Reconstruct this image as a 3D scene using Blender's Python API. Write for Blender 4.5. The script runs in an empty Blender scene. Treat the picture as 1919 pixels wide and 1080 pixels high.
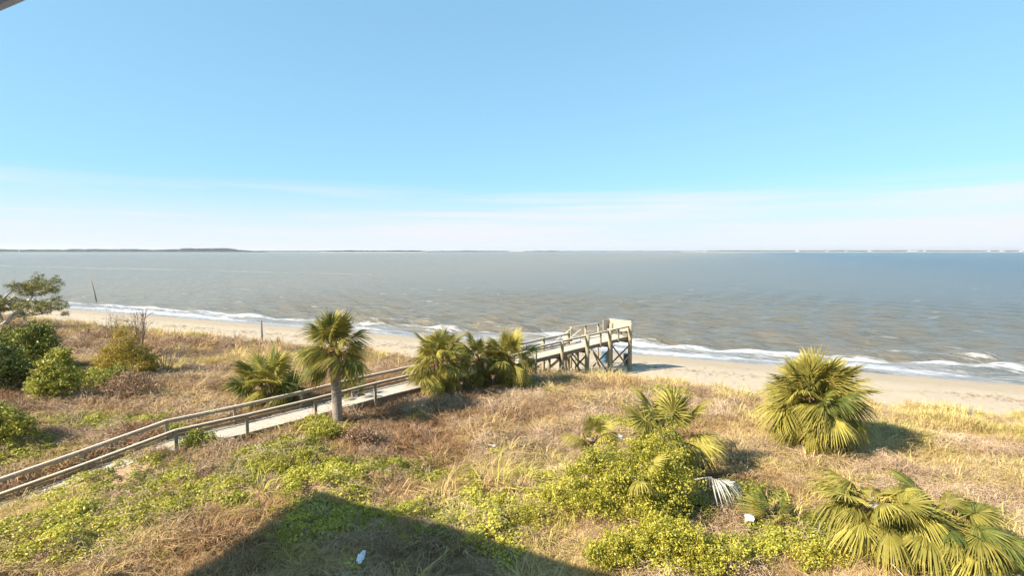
import bpy, math, random
import numpy as np
from mathutils import Vector, Matrix, noise as mnoise
R = math.radians
random.seed(7); rng = np.random.default_rng(7)
scene = bpy.context.scene
COL = scene.collection

# ------------------------------------------------------------------ camera
FPX = 1000.0; PITCH = math.atan(70 / FPX); H = 11.3
cam_d = bpy.data.cameras.new('camera'); cam = bpy.data.objects.new('camera', cam_d); COL.objects.link(cam)
cam.location = (0, 0, H); cam.rotation_euler = (R(90) - PITCH, 0, 0)
cam_d.sensor_width = 36; cam_d.lens = 36 * FPX / 1919; cam_d.clip_start = .05; cam_d.clip_end = 60000
scene.camera = cam

# ------------------------------------------------------------------ sun, sky, exposure
SUN_AZ, SUN_EL = R(27), R(36)         # the light travels towards +X turned SUN_AZ to +Y
LH = Vector((math.cos(SUN_AZ), math.sin(SUN_AZ), 0))
LDIR = Vector((LH.x * math.cos(SUN_EL), LH.y * math.cos(SUN_EL), -math.sin(SUN_EL)))
sd = bpy.data.lights.new('sun', 'SUN'); sd.energy = 4.3; sd.angle = R(.55); sd.color = (1, .905, .765)
sun = bpy.data.objects.new('sun', sd); COL.objects.link(sun)
sun.rotation_euler = LDIR.to_track_quat('-Z', 'Y').to_euler()

w = bpy.data.worlds.new('World'); scene.world = w; w.use_nodes = True
wt = w.node_tree; wt.nodes.clear()
def wn(t, **k):
    n = wt.nodes.new(t)
    for a, b in k.items(): setattr(n, a, b)
    return n
sky = wn('ShaderNodeTexSky', sky_type='NISHITA', sun_disc=False)
sky.sun_elevation = SUN_EL
sky.sun_rotation = math.atan2(-LH.x, -LH.y)
sky.air_density = 1.0; sky.dust_density = .25; sky.ozone_density = 1.2; sky.altitude = 0
bg = wn('ShaderNodeBackground'); bg.inputs[1].default_value = .15
wo = wn('ShaderNodeOutputWorld')
# thin cirrus streaks low over the horizon
tc = wn('ShaderNodeTexCoord'); mp = wn('ShaderNodeMapping'); mp.inputs['Scale'].default_value = (1.1, 1.1, 30); mp.inputs['Rotation'].default_value = (0, R(-2.4), 0); mp.inputs['Location'].default_value = (5, 2, 1)
cn = wn('ShaderNodeTexNoise'); cn.inputs['Scale'].default_value = 1.3; cn.inputs['Detail'].default_value = 5
cr = wn('ShaderNodeMapRange'); cr.inputs[1].default_value = .46; cr.inputs[2].default_value = .60
sx = wn('ShaderNodeSeparateXYZ')
e1 = wn('ShaderNodeMapRange'); e1.inputs[1].default_value = .0; e1.inputs[2].default_value = .03
e2 = wn('ShaderNodeMapRange'); e2.inputs[1].default_value = .125; e2.inputs[2].default_value = .085
m1 = wn('ShaderNodeMath', operation='MULTIPLY'); m2 = wn('ShaderNodeMath', operation='MULTIPLY'); m3 = wn('ShaderNodeMath', operation='MULTIPLY')
m3.inputs[1].default_value = .65
mx = wn('ShaderNodeMix', data_type='RGBA'); tint = wn('ShaderNodeMix', data_type='RGBA', blend_type='MULTIPLY')
tint.inputs[0].default_value = 1; tint.inputs[7].default_value = (.62, 1.03, 1.27, 1)
L = wt.links.new
L(tc.outputs['Generated'], mp.inputs[0]); L(mp.outputs[0], cn.inputs[0]); L(cn.outputs[0], cr.inputs[0])
L(tc.outputs['Generated'], sx.inputs[0]); L(sx.outputs[2], e1.inputs[0]); L(sx.outputs[2], e2.inputs[0])
L(e1.outputs[0], m1.inputs[0]); L(e2.outputs[0], m1.inputs[1]); L(m1.outputs[0], m2.inputs[0]); L(cr.outputs[0], m2.inputs[1]); L(m2.outputs[0], m3.inputs[0])
gam = wn('ShaderNodeGamma'); gam.inputs[1].default_value = .4
hz = wn('ShaderNodeMapRange', interpolation_type='SMOOTHSTEP'); hz.inputs[1].default_value = .135; hz.inputs[2].default_value = .0; hz.inputs[4].default_value = .92
hm = wn('ShaderNodeMix', data_type='RGBA'); hm.inputs[7].default_value = (2.10, 2.22, 2.46, 1)
L(sky.outputs[0], gam.inputs[0]); L(gam.outputs[0], tint.inputs[6]); L(sx.outputs[2], hz.inputs[0]); L(hz.outputs[0], hm.inputs[0]); L(tint.outputs[2], hm.inputs[6])
L(hm.outputs[2], mx.inputs[6]); L(m3.outputs[0], mx.inputs[0]); mx.inputs[7].default_value = (2.28, 2.24, 2.42, 1)
L(mx.outputs[2], bg.inputs[0]); L(bg.outputs[0], wo.inputs[0])

vs = scene.view_settings
vs.view_transform = 'Standard'; vs.look = 'None'; vs.gamma = 1; vs.use_curve_mapping = False
vs.exposure = 1.48
scene.cycles.max_bounces = 6; scene.cycles.diffuse_bounces = 5; scene.cycles.glossy_bounces = 2; scene.cycles.transparent_max_bounces = 4; scene.cycles.use_adaptive_sampling = True; scene.cycles.adaptive_threshold = .03
scene.cycles.use_denoising = True

# ------------------------------------------------------------------ helpers
CT, ST = math.cos(PITCH), math.sin(PITCH)
def ray(px, py):
    u = (px - 959.5) / FPX; v = (540 - py) / FPX
    return Vector((u, CT + v * ST, -ST + v * CT))
def at(px, py, Y):
    r = ray(px, py); return Vector((0, 0, H)) + r * (Y / r.y)

TN = Vector((.4147, .90996)); TD = Vector((.90996, -.4147))       # across / along the shore
T_PTS = [-400, -60, 0, 10, 16, 22, 27, 31, 33.6, 36, 38, 40, 45.5, 52, 58.3, 66, 80, 200, 400]
Z_PTS = [2.5, 2.5, 2.7, 2.85, 2.85, 2.75, 2.55, 2.5, 2.42, 2.15, 1.8, 1.52, 1.15, .6, 0, -.7, -1.6, -5, -8]
# a smooth value noise that works on whole arrays
_perm = rng.permutation(4096)
def vnoise(x, y, seed=0):
    x = np.asarray(x, float) + seed * 17.31; y = np.asarray(y, float) - seed * 9.77
    xi = np.floor(x).astype(int); yi = np.floor(y).astype(int); fx = x - xi; fy = y - yi
    fx = fx * fx * (3 - 2 * fx); fy = fy * fy * (3 - 2 * fy)
    def h(a, b): return _perm[(_perm[a & 4095] + b * 7) & 4095] / 4095.0
    return (h(xi, yi) * (1 - fx) + h(xi + 1, yi) * fx) * (1 - fy) + (h(xi, yi + 1) * (1 - fx) + h(xi + 1, yi + 1) * fx) * fy
def fbm(x, y, seed=0, o=4):
    r = 0; a = .5
    for i in range(o):
        r = r + a * vnoise(np.asarray(x) * 2 ** i, np.asarray(y) * 2 ** i, seed + i * 3); a *= .5
    return r / (1 - .5 ** o)

# the boardwalk's near edge in plan, and the height of its handrail along it
BW_A = Vector((-9, 27)); BW_D = Vector((.7254, .6883)); BW_N = Vector((-.6883, .7254)); BW_W = 1.5
RP = [-18, -12.6, -7.2, -4.4, -1.2, 2, 4, 14, 20, 26]
RZ = [2.0, 2.72, 3.80, 3.86, 4.0, 4.2, 4.28, 4.58, 4.78, 4.98]
RAIL_H = .9
def deck_z(p): return np.interp(p, RP, RZ) - RAIL_H

MOUNDS = []     # x, y, rx, ry, height
def terrain0(x, y):
    x = np.asarray(x, float); y = np.asarray(y, float)
    t = TN.x * x + TN.y * y
    edge = (fbm(x * .09, y * .09, 5, 3) - .5) * 3.0
    z = np.interp(t + edge * np.clip((60 - t) / 12, 0, 1) * np.clip((t - 25) / 8, 0, 1), T_PTS, Z_PTS)
    veg = np.clip((38.8 - t) / 3, 0, 1)
    z = z + veg * ((fbm(x * .14, y * .14, 1, 3) - .5) * .9 * np.clip((37 - t) / 8, .3, 1) + (fbm(x * .55, y * .55, 2, 3) - .5) * .55)
    z = z + (1 - veg) * (fbm(x * .5, y * .5, 3, 3) - .5) * .07 * np.clip((57 - t) / 4, 0.15, 1)
    return z
def terrain(x, y):
    x = np.asarray(x, float); y = np.asarray(y, float)
    z = terrain0(x, y)
    for (mx_, my_, rx, ry, h) in MOUNDS:
        q = ((x - mx_) / rx) ** 2 + ((y - my_) / ry) ** 2
        z = z + h * np.exp(-q)
    dx = x - BW_A.x; dy = y - BW_A.y
    p = dx * BW_D.x + dy * BW_D.y; q = dx * BW_N.x + dy * BW_N.y
    lim = deck_z(p) - .34
    a = np.clip(1 - (np.abs(q - .75) - .8) / .9, 0, 1) * np.clip((20 - p) / 2, 0, 1)
    z2 = deck_z(p) + .40; a2 = np.clip(1 - (np.abs(q - .75) - 2.4) / 1.8, 0, 1) * np.clip((-6.0 - p) / 1.5, 0, 1)
    z = np.where(z > z2, z * (1 - a2) + z2 * a2, z)
    rg_ = np.clip((q + 2.4) / .8, 0, 1) * np.clip((-.30 - q) / .2, 0, 1) * np.clip((-7.0 - p) / 1.0, 0, 1) * np.clip((p + 17) / 2, 0, 1)
    z = np.maximum(z, z * (1 - rg_) + (deck_z(p) + .40) * rg_)
    nar = np.clip((-6.8 - p) / .8, 0, 1) * (q < .75)
    a = np.where(nar > 0, a * (1 - nar) + nar * np.clip(1 - (np.abs(q - .75) - .8) / .3, 0, 1), a)
    a = a * a * (3 - 2 * a)
    return np.where(z > lim, z * (1 - a) + lim * a, z)
def tz(x, y): return float(terrain(x, y))
def ground(px, py):
    r = ray(px, py); lo = 8.0
    o = Vector((0, 0, H)); Ys = np.arange(8, 130, .12)
    xs = r.x / r.y * Ys; zs = H + r.z / r.y * Ys
    k = np.argmax(zs < terrain(xs, Ys)); Y = Ys[k]
    return Vector((xs[k], Y, tz(xs[k], Y)))

# green places on the dune, listed by where they lie, with their size in metres
def mound(px, py, rx, ry, h):
    g = ground(px, py); return (g.x, g.y, rx * 1.15, ry * 1.15, h * 1.8)
GREEN = [mound(*a) for a in [
    (60, 1030, 1.8, 1.3, .1), (230, 985, 2.0, .9, .12), (400, 945, 2.0, .9, .2), (520, 905, 1.6, 1.0, .15), (540, 860, 1.4, 1.2, .25),
    (620, 930, 1.5, .9, .18), (730, 890, 1.8, .9, .12), (700, 985, 2.2, 1.0, .1), (850, 1010, 1.6, .8, .1), (930, 1040, 1.3, .7, .1),
    (960, 960, 1.6, 1.0, .15), (1060, 930, 1.5, 1.0, .25), (1200, 985, 1.8, 1.1, .45), (1130, 905, 1.3, .9, .4), (1250, 1050, 1.5, .6, .2), (1350, 1060, 1.0, .5, .2),
    (1400, 960, 1.5, .9, .1), (1480, 1000, 1.5, .9, .1), (1600, 1040, 1.3, .8, .15), (1750, 1060, 1.6, .7, .25),
    (150, 800, 2.0, .9, .15), (260, 800, 1.2, .8, .1), (350, 830, 1.0, .8, .1), (230, 900, 2.3, 1.1, .08), (130, 915, 2.0, .9, .05), (20, 850, 1.8, 1.2, .3), (1240, 745, 2.0, .8, .1),
    (600, 800, .9, .7, .15), (180, 720, 2.2, 1.4, .15), (1180, 800, 1.4, .9, .1)]]
MOUNDS = [m for m in GREEN if m[4] > .04]
def greenness(x, y):
    g = 0
    for (mx_, my_, rx, ry, h) in GREEN:
        g = np.maximum(g, np.exp(-(((x - mx_) / rx) ** 2 + ((y - my_) / ry) ** 2) * .9))
    return g

# materials -----------------------------------------------------------------
def new_mat(name):
    m = bpy.data.materials.new(name); m.use_nodes = True; nt = m.node_tree
    return m, nt, nt.nodes['Principled BSDF']
def nd(nt, t, ins=None, **k):
    n = nt.nodes.new(t)
    for a, b in k.items(): setattr(n, a, b)
    for a, b in (ins or {}).items():
        if hasattr(b, 'links') or isinstance(b, bpy.types.NodeSocket): nt.links.new(b, n.inputs[a])
        else: n.inputs[a].default_value = b
    return n
def math_(nt, op, a, b=None, c=None, clamp=False):
    n = nt.nodes.new('ShaderNodeMath'); n.operation = op; n.use_clamp = clamp
    for i, v in enumerate((a, b, c)):
        if v is None: continue
        if isinstance(v, bpy.types.NodeSocket): nt.links.new(v, n.inputs[i])
        else: n.inputs[i].default_value = v
    return n.outputs[0]
def ramp(nt, fac, stops):
    n = nt.nodes.new('ShaderNodeValToRGB'); nt.links.new(fac, n.inputs[0]); e = n.color_ramp.elements
    while len(e) < len(stops): e.new(.5)
    for i, (p, c) in enumerate(stops):
        e[i].position = p; e[i].color = (*c, 1) if len(c) == 3 else c
    return n.outputs[0]
def noise_(nt, vec, scale, detail=4, rough=.55, dims='3D'):
    n = nt.nodes.new('ShaderNodeTexNoise'); n.inputs['Scale'].default_value = scale
    n.inputs['Detail'].default_value = detail; n.inputs['Roughness'].default_value = rough
    if vec is not None: nt.links.new(vec, n.inputs['Vector'])
    return n.outputs[0]
def mixc(nt, fac, a, b, mode='MIX'):
    n = nt.nodes.new('ShaderNodeMix'); n.data_type = 'RGBA'; n.blend_type = mode
    for i, v in ((0, fac), (6, a), (7, b)):
        if isinstance(v, bpy.types.NodeSocket): nt.links.new(v, n.inputs[i])
        elif i == 0: n.inputs[0].default_value = v
        else: n.inputs[i].default_value = (*v, 1)
    return n.outputs[2]
def wpos(nt): return nd(nt, 'ShaderNodeNewGeometry').outputs['Position']

def leaf_mat(name, stops, rough=.5, trans=.3, inst=False, tattr='tint', spec=.35):
    """colour from a per-leaf or per-clump value, plus a little fine noise; some light passes through"""
    m, nt, b = new_mat(name)
    a = nt.nodes.new('ShaderNodeAttribute'); a.attribute_name = tattr
    a.attribute_type = 'INSTANCER' if inst else 'GEOMETRY'
    oi = nd(nt, 'ShaderNodeObjectInfo')
    f = math_(nt, 'MULTIPLY_ADD', math_(nt, 'SUBTRACT', oi.outputs['Random'], .5), .22, a.outputs['Fac'], True)
    f2 = math_(nt, 'MULTIPLY_ADD', math_(nt, 'SUBTRACT', noise_(nt, wpos(nt), 9, 3), .5), .35, f, True)
    c = ramp(nt, f2, stops)
    nt.links.new(c, b.inputs['Base Color']); b.inputs['Roughness'].default_value = rough
    b.inputs['Specular IOR Level'].default_value = spec
    tr = nd(nt, 'ShaderNodeBsdfTranslucent'); nt.links.new(c, tr.inputs[0])
    ms = nd(nt, 'ShaderNodeMixShader'); ms.inputs[0].default_value = trans
    nt.links.new(b.outputs[0], ms.inputs[1]); nt.links.new(tr.outputs[0], ms.inputs[2])
    nt.links.new(ms.outputs[0], nt.nodes['Material Output'].inputs[0])
    return m
def plain_mat(name, c1, c2, scale=6, rough=.8, bump=.3, bscale=30, stretch=(1, 1, 1), metal=0, spec=.3):
    m, nt, b = new_mat(name)
    tcn = nd(nt, 'ShaderNodeTexCoord'); mpn = nd(nt, 'ShaderNodeMapping', {'Scale': stretch}); nt.links.new(tcn.outputs['Object'], mpn.inputs[0])
    f = noise_(nt, mpn.outputs[0], scale, 5, .6)
    f = nd(nt, 'ShaderNodeMapRange', {0: f, 1: .3, 2: .7}).outputs[0]
    nt.links.new(mixc(nt, f, c1, c2), b.inputs['Base Color']); b.inputs['Roughness'].default_value = rough
    b.inputs['Metallic'].default_value = metal; b.inputs['Specular IOR Level'].default_value = spec
    bm_ = nd(nt, 'ShaderNodeBump', {'Strength': bump, 'Distance': .02, 'Height': noise_(nt, mpn.outputs[0], bscale, 4)})
    nt.links.new(bm_.outputs[0], b.inputs['Normal'])
    return m

# mesh building --------------------------------------------------------------
def mesh_from(name, V, F, mat, smooth=False, tint=None):
    me = bpy.data.meshes.new(name)
    V = np.asarray(V, np.float32)
    if isinstance(F, np.ndarray) and F.ndim == 2:
        n, k = F.shape
        me.vertices.add(len(V)); me.vertices.foreach_set('co', V.ravel())
        me.loops.add(n * k); me.loops.foreach_set('vertex_index', F.astype(np.int32).ravel())
        me.polygons.add(n); me.polygons.foreach_set('loop_start', np.arange(0, n * k, k, dtype=np.int32))
        me.update(calc_edges=True)
    else:
        me.from_pydata(V.tolist(), [], F)
    if smooth: me.polygons.foreach_set('use_smooth', np.ones(len(me.polygons), bool))
    if tint is not None:
        a = me.attributes.new('tint', 'FLOAT', 'POINT'); a.data.foreach_set('value', np.asarray(tint, np.float32))
    if mat: me.materials.append(mat)
    me.update(); return me
def link(name, me, parent=None, loc=None):
    o = bpy.data.objects.new(name, me); COL.objects.link(o)
    if parent is not None: o.parent = parent
    if loc is not None: o.location = loc
    return o
def tag(o, label, cat=None, group=None, kind=None):
    if label: o['label'] = label
    if cat: o['category'] = cat
    if group: o['group'] = group
    if kind: o['kind'] = kind
    return o
def thing(name, label, cat, loc=(0, 0, 0), rz=0, group=None):
    o = bpy.data.objects.new(name, None); COL.objects.link(o); o.location = loc; o.rotation_euler.z = rz
    o.empty_display_size = .2
    return tag(o, label, cat, group)

class MB:
    """collects boxes, beams and tubes; build() makes one mesh"""
    def __init__(s): s.V = []; s.F = []
    def add(s, V, F):
        n = len(s.V); s.V += [tuple(v) for v in V]; s.F += [tuple(i + n for i in f) for f in F]; return s
    def box(s, c, sz, rz=0):
        cx, cy, cz = c; a, b, d = sz[0] / 2, sz[1] / 2, sz[2] / 2; co, si = math.cos(rz), math.sin(rz)
        V = [(cx + x * co - y * si, cy + x * si + y * co, cz + z) for z in (-d, d) for x, y in ((-a, -b), (a, -b), (a, b), (-a, b))]
        return s.add(V, [(3, 2, 1, 0), (4, 5, 6, 7), (0, 1, 5, 4), (1, 2, 6, 5), (2, 3, 7, 6), (3, 0, 4, 7)])
    def beam(s, p, q, w_, h_, up=(0, 0, 1)):
        p = Vector(p); q = Vector(q); x = (q - p).normalized(); y = Vector(up).cross(x)
        if y.length < 1e-4: y = Vector((0, 1, 0)).cross(x)
        y.normalize(); z = x.cross(y)
        V = [o + y * (sy * w_ / 2) + z * (sz * h_ / 2) for o in (p, q) for sy, sz in ((-1, -1), (1, -1), (1, 1), (-1, 1))]
        return s.add(V, [(0, 1, 2, 3), (7, 6, 5, 4), (0, 4, 5, 1), (1, 5, 6, 2), (2, 6, 7, 3), (3, 7, 4, 0)])
    def tube(s, pts, rad, n=8, cap=True, wob=0):
        pts = [Vector(p) for p in pts]; V = []; F = []
        if not hasattr(rad, '__len__'): rad = [rad] * len(pts)
        for i, p in enumerate(pts):
            t = (pts[min(i + 1, len(pts) - 1)] - pts[max(i - 1, 0)]).normalized()
            a = Vector((1, 0, 0)) if abs(t.x) < .8 else Vector((0, 1, 0)); y = t.cross(a).normalized(); z = t.cross(y)
            for k in range(n):
                an = 2 * math.pi * k / n; rr = rad[i] * (1 + (random.uniform(-wob, wob) if wob else 0))
                V.append(p + y * (math.cos(an) * rr) + z * (math.sin(an) * rr))
        for i in range(len(pts) - 1):
            for k in range(n):
                k2 = (k + 1) % n; F.append((i * n + k, i * n + k2, (i + 1) * n + k2, (i + 1) * n + k))
        if cap: F.append(tuple(range(n))[::-1]); F.append(tuple((len(pts) - 1) * n + k for k in range(n)))
        return s.add(V, F)
    def build(s, name, mat, parent=None, smooth=False, loc=None):
        return link(name, mesh_from(name, s.V, s.F, mat, smooth), parent, loc)

# ------------------------------------------------------------------ terrain
def spaced(a, b, st, lo, hi, grow=1.25):
    m = list(np.arange(a, b + st / 2, st)); s_ = st; x = m[-1]
    while x < hi: s_ *= grow; x += s_; m.append(x)
    s_ = st; x = m[0]; pre = []
    while x > lo: s_ *= grow; x -= s_; pre.append(x)
    return np.array(pre[::-1] + m)
ss = spaced(-75, 60, .45, -2500, 2500); ts = spaced(2, 66, .45, -250, 160)
S, T = np.meshgrid(ss, ts)
GX = TD.x * S + TN.x * T; GY = TD.y * S + TN.y * T; GZ = terrain(GX, GY)
V = np.stack([GX, GY, GZ], -1).reshape(-1, 3); nS, nT = len(ss), len(ts)
ii = (np.arange(nT - 1)[:, None] * nS + np.arange(nS - 1)[None, :]).ravel()
F = np.stack([ii, ii + 1, ii + nS + 1, ii + nS], 1)

m_ground, nt, b = new_mat('dune_soil_and_sand')
pos = wpos(nt)
tt = nd(nt, 'ShaderNodeVectorMath', {0: pos, 1: (TN.x, TN.y, 0)}, operation='DOT_PRODUCT').outputs['Value']
ssn = nd(nt, 'ShaderNodeVectorMath', {0: pos, 1: (TD.x, TD.y, 0)}, operation='DOT_PRODUCT').outputs['Value']
n1 = noise_(nt, pos, .35, 5); n2 = noise_(nt, pos, 2.2, 6, .65); n3 = noise_(nt, pos, 12, 5, .7)
vegf = math_(nt, 'ADD', tt, math_(nt, 'MULTIPLY', math_(nt, 'SUBTRACT', n1, .5), 5))
vegm = nd(nt, 'ShaderNodeMapRange', {0: vegf, 1: 39.6, 2: 37.6}).outputs[0]
soil = ramp(nt, n2, [(.3, (.17, .10, .055)), (.5, (.30, .19, .10)), (.7, (.42, .29, .16))])
soil = mixc(nt, nd(nt, 'ShaderNodeMapRange', {0: n3, 1: .35, 2: .75}).outputs[0], soil, (.46, .33, .19))
sand = ramp(nt, n2, [(.3, (.40, .322, .228)), (.7, (.475, .388, .278))])
sand = mixc(nt, nd(nt, 'ShaderNodeMapRange', {0: n3, 1: .62, 2: .8, 3: 0, 4: .3}).outputs[0], sand, (.36, .28, .19))
wetf = math_(nt, 'ADD', tt, math_(nt, 'MULTIPLY', math_(nt, 'SUBTRACT', n1, .5), 4))
wet = nd(nt, 'ShaderNodeMapRange', {0: wetf, 1: 49.5, 2: 52.5, 3: 0, 4: .55}).outputs[0]
wet2 = nd(nt, 'ShaderNodeMapRange', {0: wetf, 1: 55.5, 2: 57.5}).outputs[0]
damp = math_(nt, 'MAXIMUM', wet, wet2)
sand = mixc(nt, damp, sand, (.335, .255, .165))
wr = math_(nt, 'ABSOLUTE', math_(nt, 'SUBTRACT', math_(nt, 'ADD', tt, math_(nt, 'MULTIPLY', math_(nt, 'SUBTRACT', noise_(nt, pos, .12, 4), .5), 6)), 47.5))
wr = math_(nt, 'MULTIPLY', nd(nt, 'ShaderNodeMapRange', {0: wr, 1: .5, 2: .1}).outputs[0], nd(nt, 'ShaderNodeMapRange', {0: n3, 1: .5, 2: .62, 3: 0, 4: .7}).outputs[0])
sand = mixc(nt, wr, sand, (.17, .125, .08))
nt.links.new(mixc(nt, vegm, sand, soil), b.inputs['Base Color'])
nt.links.new(nd(nt, 'ShaderNodeMapRange', {0: wet2, 3: .9, 4: .25}).outputs[0], b.inputs['Roughness'])
b.inputs['Specular IOR Level'].default_value = .35
hgt = math_(nt, 'ADD', n3, math_(nt, 'MULTIPLY', n2, 2))
bp = nd(nt, 'ShaderNodeBump', {'Strength': .55, 'Distance': .06, 'Height': hgt}); nt.links.new(bp.outputs[0], b.inputs['Normal'])
terr = link('ground', mesh_from('ground', V, F, m_ground, True)); tag(terr, 'dune ground sloping down to a pale sandy beach', kind='structure')

# ------------------------------------------------------------------ sea
angs = np.concatenate([np.linspace(-78, -58, 14)[:-1], np.linspace(-58, 58, 330), np.linspace(58, 78, 14)[1:]]) * math.pi / 180
rad = [36.0]
while rad[-1] < 1300: rad.append(rad[-1] * 1.0068)
while rad[-1] < 32000: rad.append(rad[-1] * 1.12)
rad = np.array(rad)
A_, R_ = np.meshgrid(angs, rad)
X = np.sin(A_) * R_; Y = np.cos(A_) * R_; T_ = TN.x * X + TN.y * Y; S_ = TD.x * X + TD.y * Y
step = R_ * .0075
Z = np.zeros_like(X)
wr = np.random.default_rng(3)
for i in range(34):
    lam = 1.6 * (9 / 1.6) ** wr.random(); th = math.atan2(-TN.y, -TN.x) + wr.normal(0, .42) + .25
    k = 2 * math.pi / lam; amp = .022 * lam ** .9 * wr.uniform(.5, 1.1)
    ph = k * (math.cos(th) * X + math.sin(th) * Y) + wr.random() * 6.28
    sh = np.sin(ph); Z += amp * (sh + .25 * np.cos(2 * ph)) * np.clip((lam / step - 5) / 5, 0, 1)
shoal = np.clip((T_ - 58.5) / 9, 0, 1)
Z *= .12 + .88 * shoal
wobl = (fbm(S_ * .045, T_ * .03, 21, 3) - .5) * 7
for t0, a_, wdt in ((61.6, .16, .55), (64.3, .22, .7), (68.0, .26, .9), (73, .20, 1.2), (79, .16, 1.4)):
    mask = np.clip((vnoise(S_ * .06 + t0, T_ * 0 + t0, 9) - .25) * 2.2, 0, 1)
    q = T_ + wobl - t0
    Z += a_ * mask * np.exp(-(np.where(q < 0, q / (wdt * .55), q / (wdt * 1.5))) ** 2)
Z += .012 * (fbm(S_ * .7, T_ * .7, 30, 2) - .5)
V = np.stack([X, Y, Z], -1).reshape(-1, 3); nA, nR = len(angs), len(rad)
keep = (T_ > 55.5)
ii = (np.arange(nR - 1)[:, None] * nA + np.arange(nA - 1)[None, :])
ok = keep[:-1, :-1] | keep[1:, 1:]; ii = ii[ok]
F = np.stack([ii, ii + nA, ii + nA + 1, ii + 1], 1)[:, ::-1]
used = np.unique(F); remap = np.zeros(len(V), int); remap[used] = np.arange(len(used)); V = V[used]; F = remap[F]

m_sea, nt, b = new_mat('turbid_sea')
pos = wpos(nt)
def dot(v): return nd(nt, 'ShaderNodeVectorMath', {0: pos, 1: v}, operation='DOT_PRODUCT').outputs['Value']
t_ = dot((TN.x, TN.y, 0)); s_ = dot((TD.x, TD.y, 0))
def st(ks, kt, off=0):
    return nd(nt, 'ShaderNodeCombineXYZ', {0: math_(nt, 'MULTIPLY', s_, ks), 1: math_(nt, 'MULTIPLY', t_, kt), 2: off}).outputs[0]
wobn = math_(nt, 'MULTIPLY', math_(nt, 'SUBTRACT', noise_(nt, st(.05, .05, 3), 1, 3), .5), 6)
wobf = math_(nt, 'MULTIPLY', math_(nt, 'SUBTRACT', noise_(nt, st(.5, .5, 8), 1, 3), .5), 1.6)
tq = math_(nt, 'ADD', math_(nt, 'ADD', t_, wobn), wobf)
u = nd(nt, 'ShaderNodeMapRange', {0: tq, 1: 56, 2: 80}).outputs[0]
def g(v): return (v, v, v)
dens = ramp(nt, u, [(.0, g(.50)), (.05, g(.48)), (.08, g(.30)), (.14, g(.36)), (.18, g(.49)), (.22, g(.44)), (.26, g(.34)), (.31, g(.40)), (.35, g(.54)), (.39, g(.58)), (.42, g(.44)), (.48, g(.30)), (.60, g(.36)), (.66, g(.30)), (.8, g(.22)), (.9, g(.1)), (1, g(0))])
lace = noise_(nt, st(.45, 1.9, 1), 1, 8, .78)
patch = noise_(nt, st(.035, .06, 6), 1, 2)
dens = math_(nt, 'ADD', dens, math_(nt, 'MULTIPLY', math_(nt, 'SUBTRACT', patch, .5), .55))
foam = nd(nt, 'ShaderNodeMapRange', {0: math_(nt, 'ADD', lace, dens), 1: .91, 2: 1.16}).outputs[0]
near = nd(nt, 'ShaderNodeMapRange', {0: u, 1: 1.0, 2: .9}).outputs[0]
foam = math_(nt, 'MULTIPLY', foam, near)
# breakers on an outer bar, far left
bar = nd(nt, 'ShaderNodeMapRange', {0: math_(nt, 'ABSOLUTE', math_(nt, 'SUBTRACT', math_(nt, 'ADD', t_, math_(nt, 'MULTIPLY', wobn, 1.2)), 205)), 1: 5, 2: 0}).outputs[0]
bar = math_(nt, 'MULTIPLY', bar, nd(nt, 'ShaderNodeMapRange', {0: s_, 1: -120, 2: -260}).outputs[0])
bar = math_(nt, 'MULTIPLY', bar, nd(nt, 'ShaderNodeMapRange', {0: noise_(nt, st(.02, .1, 2), 1, 4, .7), 1: .40, 2: .58}).outputs[0])
# scattered whitecaps
cap = math_(nt, 'MULTIPLY', nd(nt, 'ShaderNodeMapRange', {0: noise_(nt, st(.16, .6, 11), 1, 3, .6), 1: .675, 2: .72}).outputs[0],
            nd(nt, 'ShaderNodeMapRange', {0: lace, 1: .42, 2: .6}).outputs[0])
cap = math_(nt, 'MULTIPLY', math_(nt, 'MULTIPLY', cap, .9), nd(nt, 'ShaderNodeMapRange', {0: t_, 1: 260, 2: 110}).outputs[0])
foam = math_(nt, 'MAXIMUM', math_(nt, 'MAXIMUM', foam, math_(nt, 'MULTIPLY', bar, .3)), math_(nt, 'MULTIPLY', cap, .75), clamp=True)
sed = math_(nt, 'ADD', math_(nt, 'MULTIPLY', nd(nt, 'ShaderNodeMapRange', {0: t_, 1: 170, 2: 60}).outputs[0], .5),
            math_(nt, 'MULTIPLY', math_(nt, 'SUBTRACT', noise_(nt, st(.03, .12, 4), 1, 4, .6), .5), .4), clamp=True)
# base colour turns bluer and less brown towards the right
blue = nd(nt, 'ShaderNodeMapRange', {0: math_(nt, 'ADD', s_, math_(nt, 'MULTIPLY', wobn, 6)), 1: -160, 2: 130}).outputs[0]
deep = mixc(nt, blue, (.18, .152, .10), (.050, .080, .100))
sed = math_(nt, 'MULTIPLY', sed, math_(nt, 'SUBTRACT', 1, math_(nt, 'MULTIPLY', blue, .55)))
wc = mixc(nt, sed, deep, (.21, .155, .085))
film_sheen = nd(nt, 'ShaderNodeMapRange', {0: u, 1: .36, 2: .16, 3: 0, 4: .75}).outputs[0]  # thin foam wash, with pale wet sheen put into the colour
film_sheen = math_(nt, 'MULTIPLY', film_sheen, nd(nt, 'ShaderNodeMapRange', {0: noise_(nt, st(.12, .5, 14), 1, 5, .7), 1: .36, 2: .56}).outputs[0])
wc = mixc(nt, film_sheen, wc, (.40, .41, .44))
wc = mixc(nt, foam, wc, (.74, .74, .76))
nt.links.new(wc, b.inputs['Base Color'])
nt.links.new(nd(nt, 'ShaderNodeMapRange', {0: foam, 3: .24, 4: .85}).outputs[0], b.inputs['Roughness'])
b.inputs['IOR'].default_value = 1.33; b.inputs['Specular IOR Level'].default_value = .36
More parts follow.
